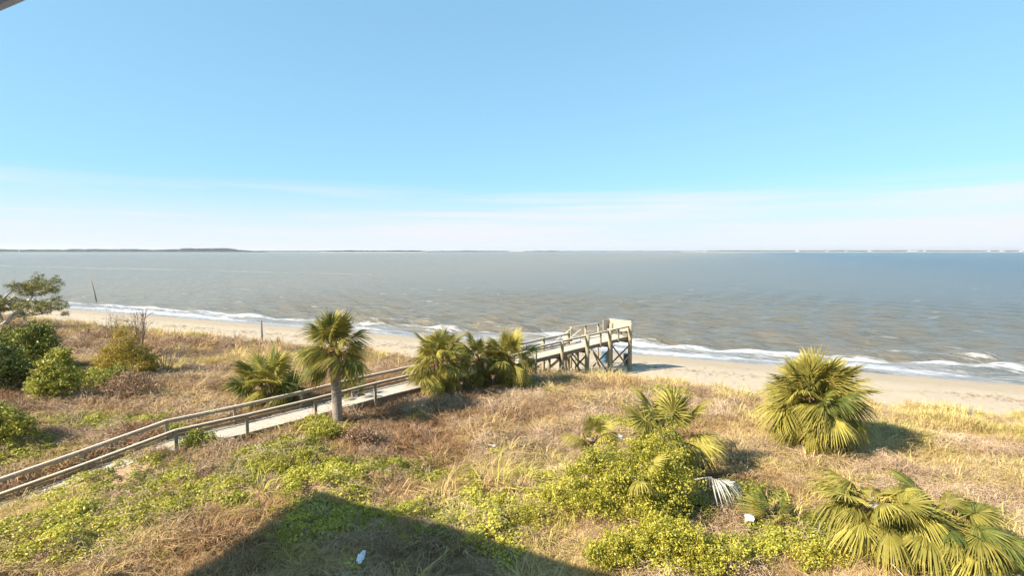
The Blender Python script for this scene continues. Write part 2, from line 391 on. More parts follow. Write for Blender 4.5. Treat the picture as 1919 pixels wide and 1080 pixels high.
fine = noise_(nt, st(.9, 2.2, 5), 1, 5, .6); mid = noise_(nt, st(.16, .5, 7), 1, 5, .65); big = noise_(nt, st(.02, .07, 9), 1, 4, .65)
hh = math_(nt, 'ADD', math_(nt, 'MULTIPLY', fine, .17), math_(nt, 'ADD', math_(nt, 'MULTIPLY', mid, .95), math_(nt, 'MULTIPLY', big, .9)))
hh = math_(nt, 'ADD', hh, math_(nt, 'MULTIPLY', foam, .06))
bp = nd(nt, 'ShaderNodeBump', {'Strength': 1.0, 'Distance': 1.0, 'Height': hh}); nt.links.new(bp.outputs[0], b.inputs['Normal'])
sea = link('sea', mesh_from('sea', V, F, m_sea, True)); tag(sea, 'grey brown choppy sea with white surf along the beach', kind='structure')

# ------------------------------------------------------------------ far shore
m_wood = plain_mat('far_woods_green', (.06, .075, .06), (.10, .11, .085), .02, .95, .2, .1)
m_farsand = plain_mat('far_sand', (.55, .48, .38), (.62, .55, .45), .01, .95, .1, .1)
m_white = plain_mat('white_paint', (.50, .50, .49), (.58, .58, .57), 3, .6, .05, 20)
m_farroof = plain_mat('far_roof', (.30, .29, .30), (.38, .37, .37), 1, .8, .05, 8)
def far_strip(px0, px1, D, base_w, h0, h1, seed, label, sand_w=0):
    """a long low wooded island: uneven rounded canopy over a low bank"""
    n = max(30, int((px1 - px0) * 2.2)); m = 7
    u0 = (px0 - 959.5) / FPX; u1 = (px1 - 959.5) / FPX
    Vv = []; 
    r_ = np.random.default_rng(seed)
    for i in range(n + 1):
        f_ = i / n; uu = u0 + (u1 - u0) * f_; x = uu * D
        env = min(1, f_ * 9, (1 - f_) * 9) ** .6
        hh_ = (h0 + (h1 - h0) * float(fbm(f_ * n * .03, 3.1, seed, 4))) * env
        for j in range(m):
            c = j / (m - 1); yy = D + (c - .25) * base_w
            zz = 0 if j in (0, m - 1) else hh_ * (.75 + .25 * math.sin(c * math.pi)) * r_.uniform(.5, 1.15)
            Vv.append((x + r_.uniform(-2, 2), yy, max(zz, .3) if 0 < j < m - 1 else -.5))
    Fv = [(i * m + j, (i + 1) * m + j, (i + 1) * m + j + 1, i * m + j + 1) for i in range(n) for j in range(m - 1)]
    o = link('far_woods', mesh_from('far_woods', Vv, Fv, m_wood)); tag(o, label, kind='stuff')
    if sand_w:
        b_ = MB(); x0 = u0 * D; x1 = u1 * D; pts = 24; Vs = []; Fs = []
        for i in range(pts + 1):
            f_ = i / pts; x = x0 + (x1 - x0) * f_
            wv = sand_w * (.6 + .4 * math.sin(f_ * 9 + seed)) * min(1, f_ * 6, (1 - f_) * 6)
            Vs += [(x, D - .25 * base_w - wv, .1), (x, D - .25 * base_w - wv * .5, 1.6), (x, D - .2 * base_w, 2.2)]
        Fs = [(i * 3 + j, (i + 1) * 3 + j, (i + 1) * 3 + j + 1, i * 3 + j + 1) for i in range(pts) for j in range(2)]
        o = link('far_beach', mesh_from('far_beach', Vs, Fs, m_farsand)); o['kind'] = 'structure'; o['label'] = 'thin pale sand strip below ' + label
far_strip(-120, 485, 4200, 260, 9, 28, 1, 'long low wooded shore at the far left of the horizon')
far_strip(330, 440, 4600, 200, 26, 34, 12, 'slightly taller grey wooded rise behind the far left shore')
far_strip(470, 660, 6500, 260, 6, 16, 2, 'faint low land right of the far left shore')
far_strip(605, 805, 3600, 220, 8, 15, 3, 'dark wooded island left of the middle of the horizon', 60)
far_strip(800, 1060, 5200, 260, 5, 17, 4, 'thin broken tree line near the middle of the horizon')
far_strip(1040, 1300, 7000, 260, 4, 11, 5, 'faintest thin land between the middle and the right shore')
far_strip(1270, 2100, 4600, 260, 11, 15, 6, 'long even dark wooded shore on the right of the horizon', 20)

def far_house(px, D, wd, ht, label, z0=1.5, flat=False, grp='white buildings along the far right shore'):
    x = (px - 959.5) / FPX * D
    h = thing('far_house', label, 'building', (x, D, z0), 0, grp)
    MB().box((0, 0, ht / 2), (wd, 14, ht)).build('wall', m_white, h)
    if flat:
        MB().box((0, 0, ht + .5), (wd * 1.03, 15, 1)).build('roof', m_white, h)
    else:
        a = wd / 2 + .6
        MB().add([(-a, -8, ht), (a, -8, ht), (a, 8, ht), (-a, 8, ht), (-a, 0, ht + 4), (a, 0, ht + 4)], [(0, 1, 5, 4), (2, 3, 4, 5), (0, 4, 3), (1, 2, 5), (3, 2, 1, 0)]).build('roof', m_farroof, h)
    nw = max(2, int(wd / 9))
    for i in range(nw):
        MB().box((-wd / 2 + wd * (i + .5) / nw, -7.05, ht * .55), (2.2, .2, 2.4)).build('window', m_farroof, h)
for px, wd, ht, lb in ((1320, 14, 6, 'tiny white house at the left end of the far right shore'), (1493, 22, 8, 'small white house on the far shore, left of the largest lone palm'),
                       (1548, 12, 6, 'tiny pale house just right of a small white house on the far shore'),
                       (1584, 12, 6, 'tiny pale house midway between two brighter houses on the far right shore'),
                       (1628, 20, 8, 'small white house left of the widest white building on the far shore'),
                       (1731, 16, 8, 'small white house just right of the widest white building on the far shore'),
                       (1851, 16, 9, 'narrow white tower-like house left of the last pair on the far shore'), (1876, 30, 8, 'broad low white house near the right end of the far shore'), (1912, 26, 9, 'white house at the right edge of the picture on the far shore')):
    far_house(px, 4440, wd, ht, lb)
far_house(1709, 4440, 75, 10, 'widest white building on the far right shore', flat=True)
far_house(968, 5060, 150, 17, 'long pale flat-roofed building among the trees at the middle of the horizon', z0=2, flat=True, grp='far buildings left of centre')
x = (38 - 959.5) / FPX * 4000
lt = thing('far_beacon', 'small white beacon tower on the water at the far left horizon', 'beacon', (x, 4000, -1))
MB().tube([(0, 0, 0), (0, 0, 14)], [3.2, 2.2], 12).build('tower', m_white, lt)
MB().tube([(0, 0, 14), (0, 0, 17.5)], [1.6, 1.5], 12).build('lantern', m_farroof, lt)
MB().tube([(0, 0, 17.5), (0, 0, 19)], [2.0, .1], 12).build('cap', m_white, lt)

# ------------------------------------------------------------------ the building the picture is taken from
EZ = 1.6
q1 = ray(0, 20); q2 = ray(47, 0); q1 = Vector((q1.x, q1.y)) * (EZ / q1.z); q2 = Vector((q2.x, q2.y)) * (EZ / q2.z)
ED = (q2 - q1).normalized(); EN = Vector((-ED.y, ED.x))              # along the eave, outward (towards the sea)
G0 = ground(598, 918)
tl = (H + EZ - G0.z) / math.tan(SUN_EL); Pc = Vector((G0.x - LH.x * tl, G0.y - LH.y * tl))
off = (Pc - q1).dot(EN); print('EAVE corner miss (m, outward):', round(off, 2), 'eave dir', ED, 'corner', Pc)
a0 = (Pc - q1).dot(ED)
m_soffit = plain_mat('painted_soffit', (.52, .57, .72), (.58, .63, .78), 2, .7, .1, 20)
m_siding = plain_mat('pale_siding', (.74, .73, .70), (.80, .79, .76), 1.5, .8, .15, 12)  # unseen walls, kept pale to bounce light into the house shadow
m_shingle = plain_mat('grey_shingle', (.12, .12, .125), (.20, .20, .20), 3, .9, .4, 14)
m_glass = plain_mat('window_glass', (.03, .04, .05), (.05, .06, .07), 1, .08, 0, 5, spec=.6)
bld = thing('beach_house', 'corner of the beach house roof hanging into the top left of the picture', 'house', (q1.x, q1.y, 0), math.atan2(ED.y, ED.x))
# local frame: x along the eave, y outward; camera stands under the porch roof
x0, x1 = a0, a0 + 21; ze = H + EZ; dep = 12.0; rg = 2.8  # unseen length and depth kept short so more sky lights the shadow
def bx(nm, xa, xb, ya, yb, za, zb, mt): return MB().box(((xa + xb) / 2, (ya + yb) / 2, (za + zb) / 2), (xb - xa, yb - ya, zb - za)).build(nm, mt, bld)
bx('soffit', x0 + .05, x1 - .05, -dep + .05, -.05, ze + .02, ze + .10, m_soffit)
bx('fascia', x0, x1, -.045, 0, ze, ze + .22, m_soffit)
bx('fascia', x0, x0 + .045, -dep, -.047, ze, ze + .22, m_soffit)
hx = dep / 2
MB().add([(x0, 0, ze + .22), (x1, 0, ze + .22), (x1, -dep, ze + .22), (x0, -dep, ze + .22), (x0 + hx, -hx, ze + rg), (x1 - hx, -hx, ze + rg)],
         [(0, 1, 5, 4), (1, 2, 5), (2, 3, 4, 5), (3, 0, 4), (3, 2, 1, 0)]).build('roof', m_shingle, bld)
bx('wall', x0 + 1.2, x1 - 1.2, -dep + 1.2, -3.4, 5.6, ze, m_siding)  # unseen; raised off the ground to let skylight in below
for i in range(6):
    for yy in (-dep + 1.6, -7.0, -3.9):
        xa = x0 + 1.8 + i * 3.4
        MB().tube([(xa, yy, .5), (xa, yy, 5.6)], .17, 10).build('unseen_house_pile', m_siding, bld, True)  # unseen piles, added to carry the raised house
bx('porch_floor', x0 + 1.2, x1 - 1.2, -3.38, -1.75, H - 1.85, H - 1.65, m_soffit)
for i in range(4):
    xa = x0 + 2.5 + i * 4.6
    wdo = bx('window', xa, xa + 1.6, -3.44, -3.36, H - 1.0, H + .9, m_white)
    MB().box((xa + .8, -3.35, H - .05), (1.36, .03, 1.66)).build('pane', m_glass, wdo)

# ------------------------------------------------------------------ boardwalk and pier
def wood(name, c1, c2): return plain_mat(name, c1, c2, 5, .85, .35, 26, (.5, 5, 5))
m_post = wood('weathered_post', (.20, .165, .115), (.34, .28, .19))
m_pile = wood('weathered_pile', (.24, .20, .12), (.42, .35, .22))
m_rail = wood('weathered_rail', (.40, .34, .26), (.56, .48, .38))
m_deck = wood('bleached_deck', (.29, .25, .20), (.58, .51, .42))
m_beam = wood('dark_stringer', (.16, .12, .085), (.25, .19, .13))
bw = thing('boardwalk', 'weathered wooden boardwalk crossing the dune and ending as a pier on the beach', 'boardwalk', (BW_A.x, BW_A.y, 0))
P_END = 26.0; P_START = -18.0
def loc2(p, q): v = BW_D * p + BW_N * q; return v.x, v.y
def lp(p, q, z): x, y = loc2(p, q); return Vector((x, y, z))
rz_d = math.atan2(BW_D.y, BW_D.x)
# deck boards: one part, too small to pick apart
db = MB(); p = P_START
while p < P_END:
    z = float(deck_z(p)); z2 = float(deck_z(p + .14))
    j = random.uniform(-.012, .012); k = random.uniform(-.004, .004)
    db.beam(lp(p + .068, -.08 + j, (z + z2) / 2 - .02 + k), lp(p + .068, BW_W + .08 + j, (z + z2) / 2 - .02 + k), .132, .04); p += .14
o = db.build('deck_boards', m_deck, bw); o['kind'] = 'stuff'
# landing at the sea end, widening to the left for the stair head
brk = [P_START, -12.6, -7.2, -1.2, 4, 9, 14, 20, P_END]
for q in (-.03, BW_W + .03, BW_W / 2):
    for a_, c_ in zip(brk[:-1], brk[1:]):
        hgt_ = .26
        MB().beam(lp(a_, q, deck_z(a_) - .045 - hgt_ / 2), lp(c_, q, deck_z(c_) - .045 - hgt_ / 2), .05, hgt_).build('stringer', m_beam, bw)
posts = [-16.4, -13.4, -10.2, -7.2, -4.4, -1.2, 2.1, 5.3, 8.4, 11.5, 14.6, 17.3, 20.2, 22, 23.1, 24.4, 25.95]
piles_near = {17.3: .13, 20.2: .17, 23.1: .15, 25.95: .17}
for p in posts:
    for side, q in ((0, -.13), (1, BW_W + .13)):
        if side and 21 < p < 25: continue                       # gap in the far rail where the stair leaves
        x, y = loc2(p, q); gz = tz(BW_A.x + x, BW_A.y + y) - .6; zt = float(deck_z(p)) + RAIL_H
        if p in piles_near:
            r_ = piles_near[p]
            MB().tube([lp(p, q - (r_ - .07) * (1 if side == 0 else -1), z) for z in np.linspace(gz, zt + .02, 6)], [r_ * (1.08 - .02 * i) for i in range(6)], 12, wob=.04).build('piling', m_pile, bw, True)
        else:
            low = gz if p < 16 else float(deck_z(p)) - .34
            MB().beam((x, y, low), (x, y, zt - .041), .10, .13, up=(BW_D.x, BW_D.y, 0)).build('post', m_post, bw)
def rail(q, pa, pb, dz=0., w_=.15, h_=.04, name='handrail', mt=m_rail):
    MB().beam(lp(pa, q, deck_z(pa) + RAIL_H - .02 + dz), lp(pb, q, deck_z(pb) + RAIL_H - .02 + dz), w_, h_).build(name, mt, bw)
for a_, c_ in zip(posts[:-1], posts[1:]):
    rail(-.13, a_ + .003, c_ - .003)
    rail(-.13 + .07, a_ + .003, c_ - .003, -.09, .035, .09, 'rail_apron', m_post)
    if c_ < 20.3:
        rail(BW_W + .13, a_ + .003, c_ - .003)
        rail(BW_W + .06, a_ + .003, c_ - .003, -.09, .035, .09, 'rail_apron', m_post)
    if c_ < 20.3: rail(BW_W + .06, a_ + .003, c_ - .003, -.76, .04, .10, 'toe_rail', m_beam)
# inner pilings and the short bents that carry the deck
for p, q, r_ in ((13.2, .1, .11), (13.2, 1.4, .11), (17.9, .35, .2), (19.4, 1.3, .12), (20.9, 1.35, .15), (17.6, 1.4, .14), (10.2, .2, .1), (10.2, 1.3, .1), (7, .2, .09), (7, 1.3, .09)):
    x, y = loc2(p, q); gz = tz(BW_A.x + x, BW_A.y + y) - .5
    MB().tube([lp(p, q, z) for z in np.linspace(gz, float(deck_z(p)) - .31, 5)], r_, 12, wob=.04).build('piling', m_pile, bw, True)
for p in (10.2, 13.2, 17.45, 20.35, 23.25, 25.8):
    MB().beam(lp(p, -.35, deck_z(p) - .43), lp(p, BW_W + .35, deck_z(p) - .43), .09, .24).build('cap_beam', m_beam, bw)
def brace(p1, q1_, z1, p2, q2_, z2): MB().beam(lp(p1, q1_, z1), lp(p2, q2_, z2), .045, .13).build('brace', m_post, bw)
zd = float(deck_z(23)); sandz = lambda p, q: tz(BW_A.x + loc2(p, q)[0], BW_A.y + loc2(p, q)[1])
for p in (20.2, 23.1, 25.9):
    brace(p + .2, -.2, zd - .6, p + .2, BW_W + .2, 1.5); brace(p - .2, BW_W + .2, zd - .6, p - .2, -.2, 1.5)
brace(20.4, BW_W + .34, zd - .7, 22.9, BW_W + .34, 1.4); brace(23.2, BW_W + .34, zd - .6, 24.6, BW_W + .34, 1.3)
brace(23.3, -.42, 1.35, 25.8, -.42, 2.6)
# stair on the sea side, running back down to the sand
zt = float(deck_z(22.4)); zb = sandz(17.6, 2.6) + .05; n_st = 15
lnd = MB().beam(lp(24.05, BW_W + .12, zt + .06), lp(24.05, BW_W + 1.5, zt + .06), 3.9, .05).build('landing', m_deck, bw)
for q in (BW_W + .45, BW_W + 1.45):
    MB().beam(lp(22.1, q, zt - .12), lp(17.3, q, zb - .05), .05, .28).build('stair_stringer', m_rail, bw)
    MB().beam(lp(22.1, q, zt + .86), lp(17.3, q, zb + .86), .09, .05).build('stair_handrail', m_rail, bw)
    for f_ in (0, .5, 1): MB().beam(lp(22.1 - 4.7 * f_, q + .06, zt + (zb - zt) * f_ - .3), lp(22.1 - 4.7 * f_, q + .06, zt + (zb - zt) * f_ + .83), .09, .09).build('stair_post', m_post, bw)
for i in range(n_st):
    f_ = (i + .5) / n_st; pp = 22.1 - 4.8 * f_; z = zt + (zb - zt) * f_
    MB().beam(lp(pp, BW_W + .5, z), lp(pp, BW_W + 1.4, z), .28, .04).build('stair_tread', m_deck, bw)
for q in (BW_W + .45, BW_W + 1.45):
    for p in (22.2, 24.1, 25.9):
        if q > BW_W + 1: MB().tube([lp(p, q + .12, sandz(p, q) - .4), lp(p, q + .12, zt + .9)], .09, 10).build('piling', m_pile, bw, True)
MB().beam(lp(22.1, BW_W + 1.57, zt + .92), lp(26.0, BW_W + 1.57, zt + .92), .14, .04).build('handrail', m_rail, bw)
# high board screen with a bench across the end of the pier
ze_ = float(deck_z(P_END)); 
m_scr = wood('screen_boards', (.36, .30, .22), (.50, .42, .31))
scr = tag(MB().beam(lp(P_END + .02, -.3, ze_ + 1.27), lp(P_END + .02, BW_W + .5, ze_ + 1.27), .12, .05).build('end_screen', m_rail, bw), 'tall pale board screen across the end of the pier')
for i in range(10):
    z = ze_ + .30 + i * .098
    MB().beam(lp(P_END + .02, -.28, z), lp(P_END + .02, BW_W + .48, z), .03, .092).build('board', m_scr, scr)
for q in (-.28, BW_W / 2, BW_W + .48):
    MB().beam(lp(P_END + .08, q, ze_ - .3), lp(P_END + .08, q, ze_ + 1.24), .09, .09).build('upright', m_post, scr)
wing = MB().beam(lp(P_END - .02, BW_W + .5, ze_ + .80), lp(P_END - .85, BW_W + .5, ze_ + .80), .04, .92).build('side_screen', m_deck, bw)
for k in range(3): MB().beam(lp(P_END - .2 - .14 * k, 0, ze_ + .45), lp(P_END - .2 - .14 * k, BW_W + .3, ze_ + .45), .12, .04).build('bench_slat', m_rail, bw)
for q in (.1, BW_W + .2): MB().beam(lp(P_END - .34, q, ze_), lp(P_END - .34, q, ze_ + .43), .35, .06).build('bench_support', m_post, bw)

# barrels standing on the sand under the pier
def barrel(px, py, Y, c1, c2, label, nm):
    pos_ = at(px, py, Y); z = tz(pos_.x, Y)
    t = thing(nm, label, 'barrel', (pos_.x, Y, z - .02), .4, 'barrels under the pier end')
    mt = plain_mat(nm + '_paint', c1, c2, 4, .5, .1, 20)
    b_ = MB(); prof = [(0, .285), (.03, .295), (.06, .285), (.29, .285), (.31, .30), (.33, .285), (.58, .285), (.60, .30), (.62, .285), (.86, .285), (.88, .295), (.90, .285)]
    b_.tube([(0, 0, a * 1.12) for a, r in prof], [r * 1.0 for a, r in prof], 20, cap=False).build('drum', mt, t, True)
    MB().tube([(0, 0, .965), (0, 0, .985)], [.275, .275], 20).build('lid', mt, t)
    MB().tube([(.12, 0, .985), (.12, 0, 1.0)], [.035, .03], 8).build('bung', mt, t)
barrel(1133, 680, 48.6, (.045, .10, .15), (.07, .14, .19), 'blue barrel standing on the sand under the pier', 'blue_barrel')
barrel(1174, 680, 48.0, (.045, .04, .04), (.09, .08, .075), 'dark barrel standing behind the last piling of the pier', 'dark_barrel')

# stake in the surf and post on the beach
sb = at(182, 563, 118); stp = at(171, 526, 118)
sk = thing('leaning_stake', 'dark leaning stake standing in the water at the left', 'stake', (sb.x, sb.y, -1))
MB().tube([(0, 0, 0), ((stp.x - sb.x) * .5, 0, 1 + (stp.z) * .5), (stp.x - sb.x, 0, 1 + stp.z)], [.13, .11, .09], 8, wob=.1).build('pole', m_beam, sk, True)
MB().beam((stp.x - sb.x - .75, 0, 1.1 + stp.z), (stp.x - sb.x + .25, 0, .9 + stp.z), .08, .1).build('crosspiece', m_post, sk)
pg = ground(491, 640)
pk = thing('beach_post', 'single upright grey post where the dune meets the beach', 'post', (pg.x, pg.y, pg.z - .4))
MB().tube([(0, 0, 0), (0, 0, 1.3), (-.03, 0, 2.65)], [.115, .11, .10], 10, wob=.05).build('shaft', plain_mat('grey_post', (.16, .15, .14), (.26, .25, .23), 5, .9, .3, 20), pk, True)
MB().tube([(-.03, 0, 2.65), (-.03, 0, 2.70)], [.12, .06], 10).build('cap', m_post, pk)

# ------------------------------------------------------------------ palms
FR_STOPS = {
    'green': [(0, (.04, .065, .015)), (.5, (.11, .13, .025)), (1, (.23, .215, .04))],
    'olive': [(0, (.09, .09, .018)), (.5, (.22, .195, .035)), (1, (.36, .29, .07))],
    'yellow': [(0, (.18, .165, .03)), (.5, (.35, .30, .055)), (1, (.48, .39, .10))],
    'dead': [(0, (.20, .13, .07)), (.5, (.36, .26, .15)), (1, (.52, .42, .28))],
    'bleached': [(0, (.42, .38, .31)), (.5, (.60, .56, .48)), (1, (.74, .70, .62))]}
FR_MAT = {k: leaf_mat('frond_' + k, v, .6, .25, spec=.2) for k, v in FR_STOPS.items()}
def frond_mesh(kind, droop, seed, nseg=42, Lp=.78, Lb=1.08, spread=125, curl=.45, tent=.35):
    """a fan leaf: petiole, then narrow pleated segments round a short curved rib, tips hanging"""
    r_ = random.Random(seed); V = []; F = []; Tn = []
    def quad(a, b_, c, d, t):
        n = len(V); V.extend([a, b_, c, d]); F.append((n, n + 1, n + 2, n + 3)); Tn.extend([t] * 4)
    def tri(a, b_, c, t):
        n = len(V); V.extend([a, b_, c, c]); F.append((n, n + 1, n + 2)); Tn.extend([t, t, t, t])
    pz = lambda x: -droop * .22 * x * x
    N_ = 4
    for i in range(N_):
        xa, xb = Lp * i / N_, Lp * (i + 1) / N_; wa, wb = .030 - .004 * i, .030 - .004 * (i + 1)
        A0, B0 = Vector((xa, 0, pz(xa))), Vector((xb, 0, pz(xb)))
        quad(A0 + Vector((0, wa, .012)), B0 + Vector((0, wb, .012)), B0 + Vector((0, 0, -.02)), A0 + Vector((0, 0, -.02)), .8)
        quad(A0 + Vector((0, -wa, .012)), A0 + Vector((0, 0, -.02)), B0 + Vector((0, 0, -.02)), B0 + Vector((0, -wb, .012)), .8)
    for i in range(nseg):
        f_ = (i + .5) / nseg * 2 - 1; an = R(spread) * f_ + r_.uniform(-.045, .045)
        rib = .34 * (1 - abs(f_)) ** .8
        ox = Lp + rib * Lb; oz = pz(ox) - curl * .3 * rib
        o_ = Vector((ox - .02, 0, oz)); d_ = Vector((math.cos(an), math.sin(an), 0)); sd_ = Vector((-math.sin(an), math.cos(an), 0))
        Ls = Lb * (.70 + .30 * math.cos(an * .8)) * r_.uniform(.80, 1.10) * (1 - .25 * rib)
        wv = .0225 * Lb * r_.uniform(.8, 1.25); fold = r_.uniform(.25, .9) * (1 if i % 2 else -1); t = min(1, max(0, r_.gauss(.5, .17)))
        cup = .16 * math.sin(abs(an))
        def P(s_):
            z_ = cup * s_ * Ls - tent * abs(math.sin(an)) * Ls * s_ ** 1.3 - (curl + droop * .55) * Ls * s_ ** 2.1 * (.45 + r_.random() * .15)
            xk = 1 - .16 * (curl + droop) * s_ * s_
            return o_ + d_ * (Ls * s_ * xk) + Vector((0, 0, z_))
        c0, c1, c2, c3 = P(.04), P(.42), P(.74), P(1.0)
        up = Vector((0, 0, 1)); n1_ = sd_ * 1 + up * fold
        a1 = n1_ * (wv * .22); a2 = n1_ * wv; a3 = n1_ * (wv * .62)
        quad(c0 - a1, c1 - a2, c1 + a2, c0 + a1, t); quad(c1 - a2, c2 - a3, c2 + a3, c1 + a2, t)
        tri(c2 - a3, c3, c2 + a3, min(1, t + .25))
    return mesh_from('frond', V, F, FR_MAT[kind], False, Tn)
FROND = {}
for kind in ('green', 'olive', 'yellow'):
    for lvl, (dr, cu, te) in enumerate(((.12, .35, .15), (.45, .7, .55), (.9, 1.1, .85))):
        for k in range(3): FROND[kind, lvl, k] = frond_mesh(kind, dr, 300 + k * 31 + lvl * 7, curl=cu, tent=te)
for k in range(2):
    FROND['dead', 2, k] = frond_mesh('dead', 1.3, 70 + k, 22, .8, .8, 95, 1.2)
    FROND['bleached', 2, k] = frond_mesh('bleached', 1.2, 80 + k, 26, .5, .85, 115, 1.0)
def put_frond(parent, base, az, el, sc, kind, lvl, k, name='frond', roll=0.):
    o = link(name, FROND[kind, lvl, k], parent)
    x = Vector((math.cos(az) * math.cos(el), math.sin(az) * math.cos(el), math.sin(el)))
    y = Vector((-math.sin(az), math.cos(az), 0)); z = x.cross(y)
    m = Matrix((x, y, z)).transposed() @ Matrix.Rotation(roll, 3, 'X')
    o.matrix_local = Matrix.Translation(base) @ m.to_4x4() @ Matrix.Scale(sc, 4)
    return o
m_trunk = plain_mat('palm_trunk', (.15, .12, .095), (.38, .32, .26), 4, .95, 1.0, 12, (1, 1, 5))
m_boot = plain_mat('palm_boot', (.16, .08, .035), (.34, .20, .09), 8, .9, .5, 20)
def palm(base, label, th, tr, sc, nf, seed, mix, nd_=6, lean=(0, 0), low=-38, hi=82, boots=True, grp='cabbage palms on the dune', gz=True):
    r_ = random.Random(seed)
    t = thing('cabbage_palm', label, 'palm', (base.x, base.y, base.z - .15), 0, grp)
    hgt_ = th + .15; top = Vector((lean[0], lean[1], hgt_))
    rings = max(5, int(hgt_ / .075)); pts = []; rr = []
    for i in range(rings + 1):
        f_ = i / rings; pts.append(Vector((lean[0] * f_ ** 1.5, lean[1] * f_ ** 1.5, hgt_ * f_)))
        flare = .16 * max(0, 1 - f_ * hgt_ / .5); rr.append(tr * (1 + flare + (.06 if i % 2 else -.045) - .06 * f_))
    MB().tube(pts, rr, 18, wob=.03).build('trunk', m_trunk, t, True)
    if th > 2.5:
        c0 = Vector((lean[0], lean[1], 0)); zz = np.linspace(hgt_ - .95, hgt_ - .05, 13)
        MB().tube([c0 + Vector((0, 0, z)) for z in zz], [tr * (1.0 + .10 * (i % 2) + .10 * i / 12) for i in range(13)], 16, wob=.08).build('fibre_collar', m_boot, t)
    if boots:
        nb = 16 if th > 1.5 else 10
        for i in range(nb):
            az = i * 2.4; z = hgt_ - .5 + .5 * i / nb; o_ = Vector((top.x, top.y, 0)); rad_ = tr * .9
            a_ = Vector((math.cos(az), math.sin(az), 0))
            p0 = o_ + a_ * rad_ + Vector((0, 0, z - .12)); p1 = o_ + a_ * (rad_ + .14) + Vector((0, 0, z + .22))
            MB().beam(p0, p1, .11, .035, up=a_).build('leaf_base', m_boot, t)
    for i in range(nf):
        f_ = ((i + .5) / nf) ** .85; az = i * 2.39996 + r_.uniform(-.2, .2); el = R(hi + (low - hi) * f_ + r_.gauss(0, 18 if hi > 60 else 11))
        fl = f_ + r_.gauss(0, .16) + (.35 if hi < 60 else 0); lvl = 0 if fl < .30 else (1 if fl < .72 else 2)
        kd = r_.choices(('green', 'olive', 'yellow'), mix)[0]
        if f_ > .8 and kd == 'green': kd = 'olive'
        b0 = top + Vector((math.cos(az), math.sin(az), 0)) * tr * .4 + Vector((0, 0, .1 - .35 * f_))
        put_frond(t, b0, az, el, sc * r_.uniform(.72, 1.15), kd, lvl, r_.randrange(3), roll=r_.gauss(0, .42))
    for i in range(nd_):
        az = r_.uniform(0, 6.28); put_frond(t, top + Vector((math.cos(az) * tr, math.sin(az) * tr, -.35)), az, R(r_.uniform(-75, -50)), sc * r_.uniform(.7, .95), 'dead', 2, r_.randrange(2), 'dead_frond')
    return t
def gp(px, py): return ground(px, py)
def onz(px, Y, py=700):
    p_ = at(px, py, Y); return Vector((p_.x, Y, tz(p_.x, Y)))
tall = palm(onz(633, 25.3, 795), 'tall cabbage palm with a bare grey trunk standing in front of the boardwalk rail', 3.72, .235, .95, 38, 1, (3, 5, 3), 2, (-.12, 0), -18, 86)
palm(onz(500, 28.2), 'bushy palm without visible trunk behind the boardwalk, left of the tall palm', 1.25, .22, 1.05, 48, 2, (4, 4, 3), 6, low=-30)
palm(onz(822, 30.4), 'slender upright palm leftmost of the three clustered where the boardwalk disappears', 2.25, .2, 1.0, 46, 3, (1, 5, 5), 9, low=-48)
palm(onz(898, 32.9), 'darker narrow palm in the middle of the cluster hiding the boardwalk', 2.1, .2, .9, 32, 4, (3, 5, 2), 8, low=-45)
palm(onz(955, 33.2), 'round headed palm with brown hanging skirt, rightmost of the cluster beside the pier', 1.95, .22, 1.0, 50, 5, (1, 5, 5), 16, low=-40)
palm(onz(1528, 22.6), 'largest bushy palm standing alone on the right against the sea', 2.2, .26, 1.10, 88, 6, (1, 6, 4), 12, low=-38)
palm(onz(660, 28.8), 'little dark fan palm just beyond the boardwalk right of the tall palm trunk', .9, .09, .5, 9, 7, (8, 1, 0), 2, low=0, boots=False)
palm(gp(1640, 1010), 'broad low palm with arching pale green fronds in the bottom right, left one of two', 0.95, .24, .82, 64, 8, (1, 5, 5), 5, low=-32, hi=30)
palm(gp(1772, 1055), 'broad low palm with long drooping fronds at the bottom right corner, right one of two', 1.0, .24, .84, 68, 9, (1, 5, 5), 5, low=-32, hi=30)
palm(gp(1250, 905), 'spiky palm rising from the upper right of the green hummock', 1.75, .22, 1.0, 34, 10, (1, 5, 5), 10, low=-42, hi=72)
palm(gp(1190, 968), 'little pale palm fan drooping over the front of the green hummock', 1.15, .12, .72, 8, 21, (0, 3, 5), 1, low=-25, hi=55, boots=False)
palm(gp(1105, 885), 'small palm with pale upright fan on the left side of the green hummock', 1.25, .16, .62, 9, 11, (0, 2, 4), 1, low=20, hi=80)
palm(gp(1450, 985), 'tiny palm seedling in the ground cover between the hummock and the low palms', .12, .05, .62, 5, 12, (1, 4, 4), 0, low=50, hi=85, boots=False)
# cast off bleached fronds lying about
def loose_frond(px, py, dz, az, el, sc, label):
    g_ = gp(px, py); t = thing('fallen_frond', label, 'palm frond', (g_.x, g_.y, g_.z), 0, 'bleached dead fronds')
    put_frond(t, Vector((0, 0, dz)), az, el, sc, 'bleached', 2, 0, 'leaf_fan')
    MB().tube([(0, 0, dz), (-.18 * math.cos(az), -.18 * math.sin(az), dz * .6), (-.25 * math.cos(az), -.25 * math.sin(az), -.1)], [.025, .035, .05], 6).build('leaf_stalk', m_boot, t)
loose_frond(1298, 975, 1.2, .0, R(16), 1.15, 'white bleached dead frond hanging on the right side of the green hummock')
loose_frond(1535, 1000, .35, -2.2, R(-20), .55, 'small bleached frond left of the low palms')
loose_frond(1668, 1090, .45, -1.2, R(-20), .7, 'bleached frond at the bottom edge below the left low palm')
loose_frond(1830, 1092, .45, -1.9, R(-20), .7, 'bleached frond at the bottom edge below the right low palm')

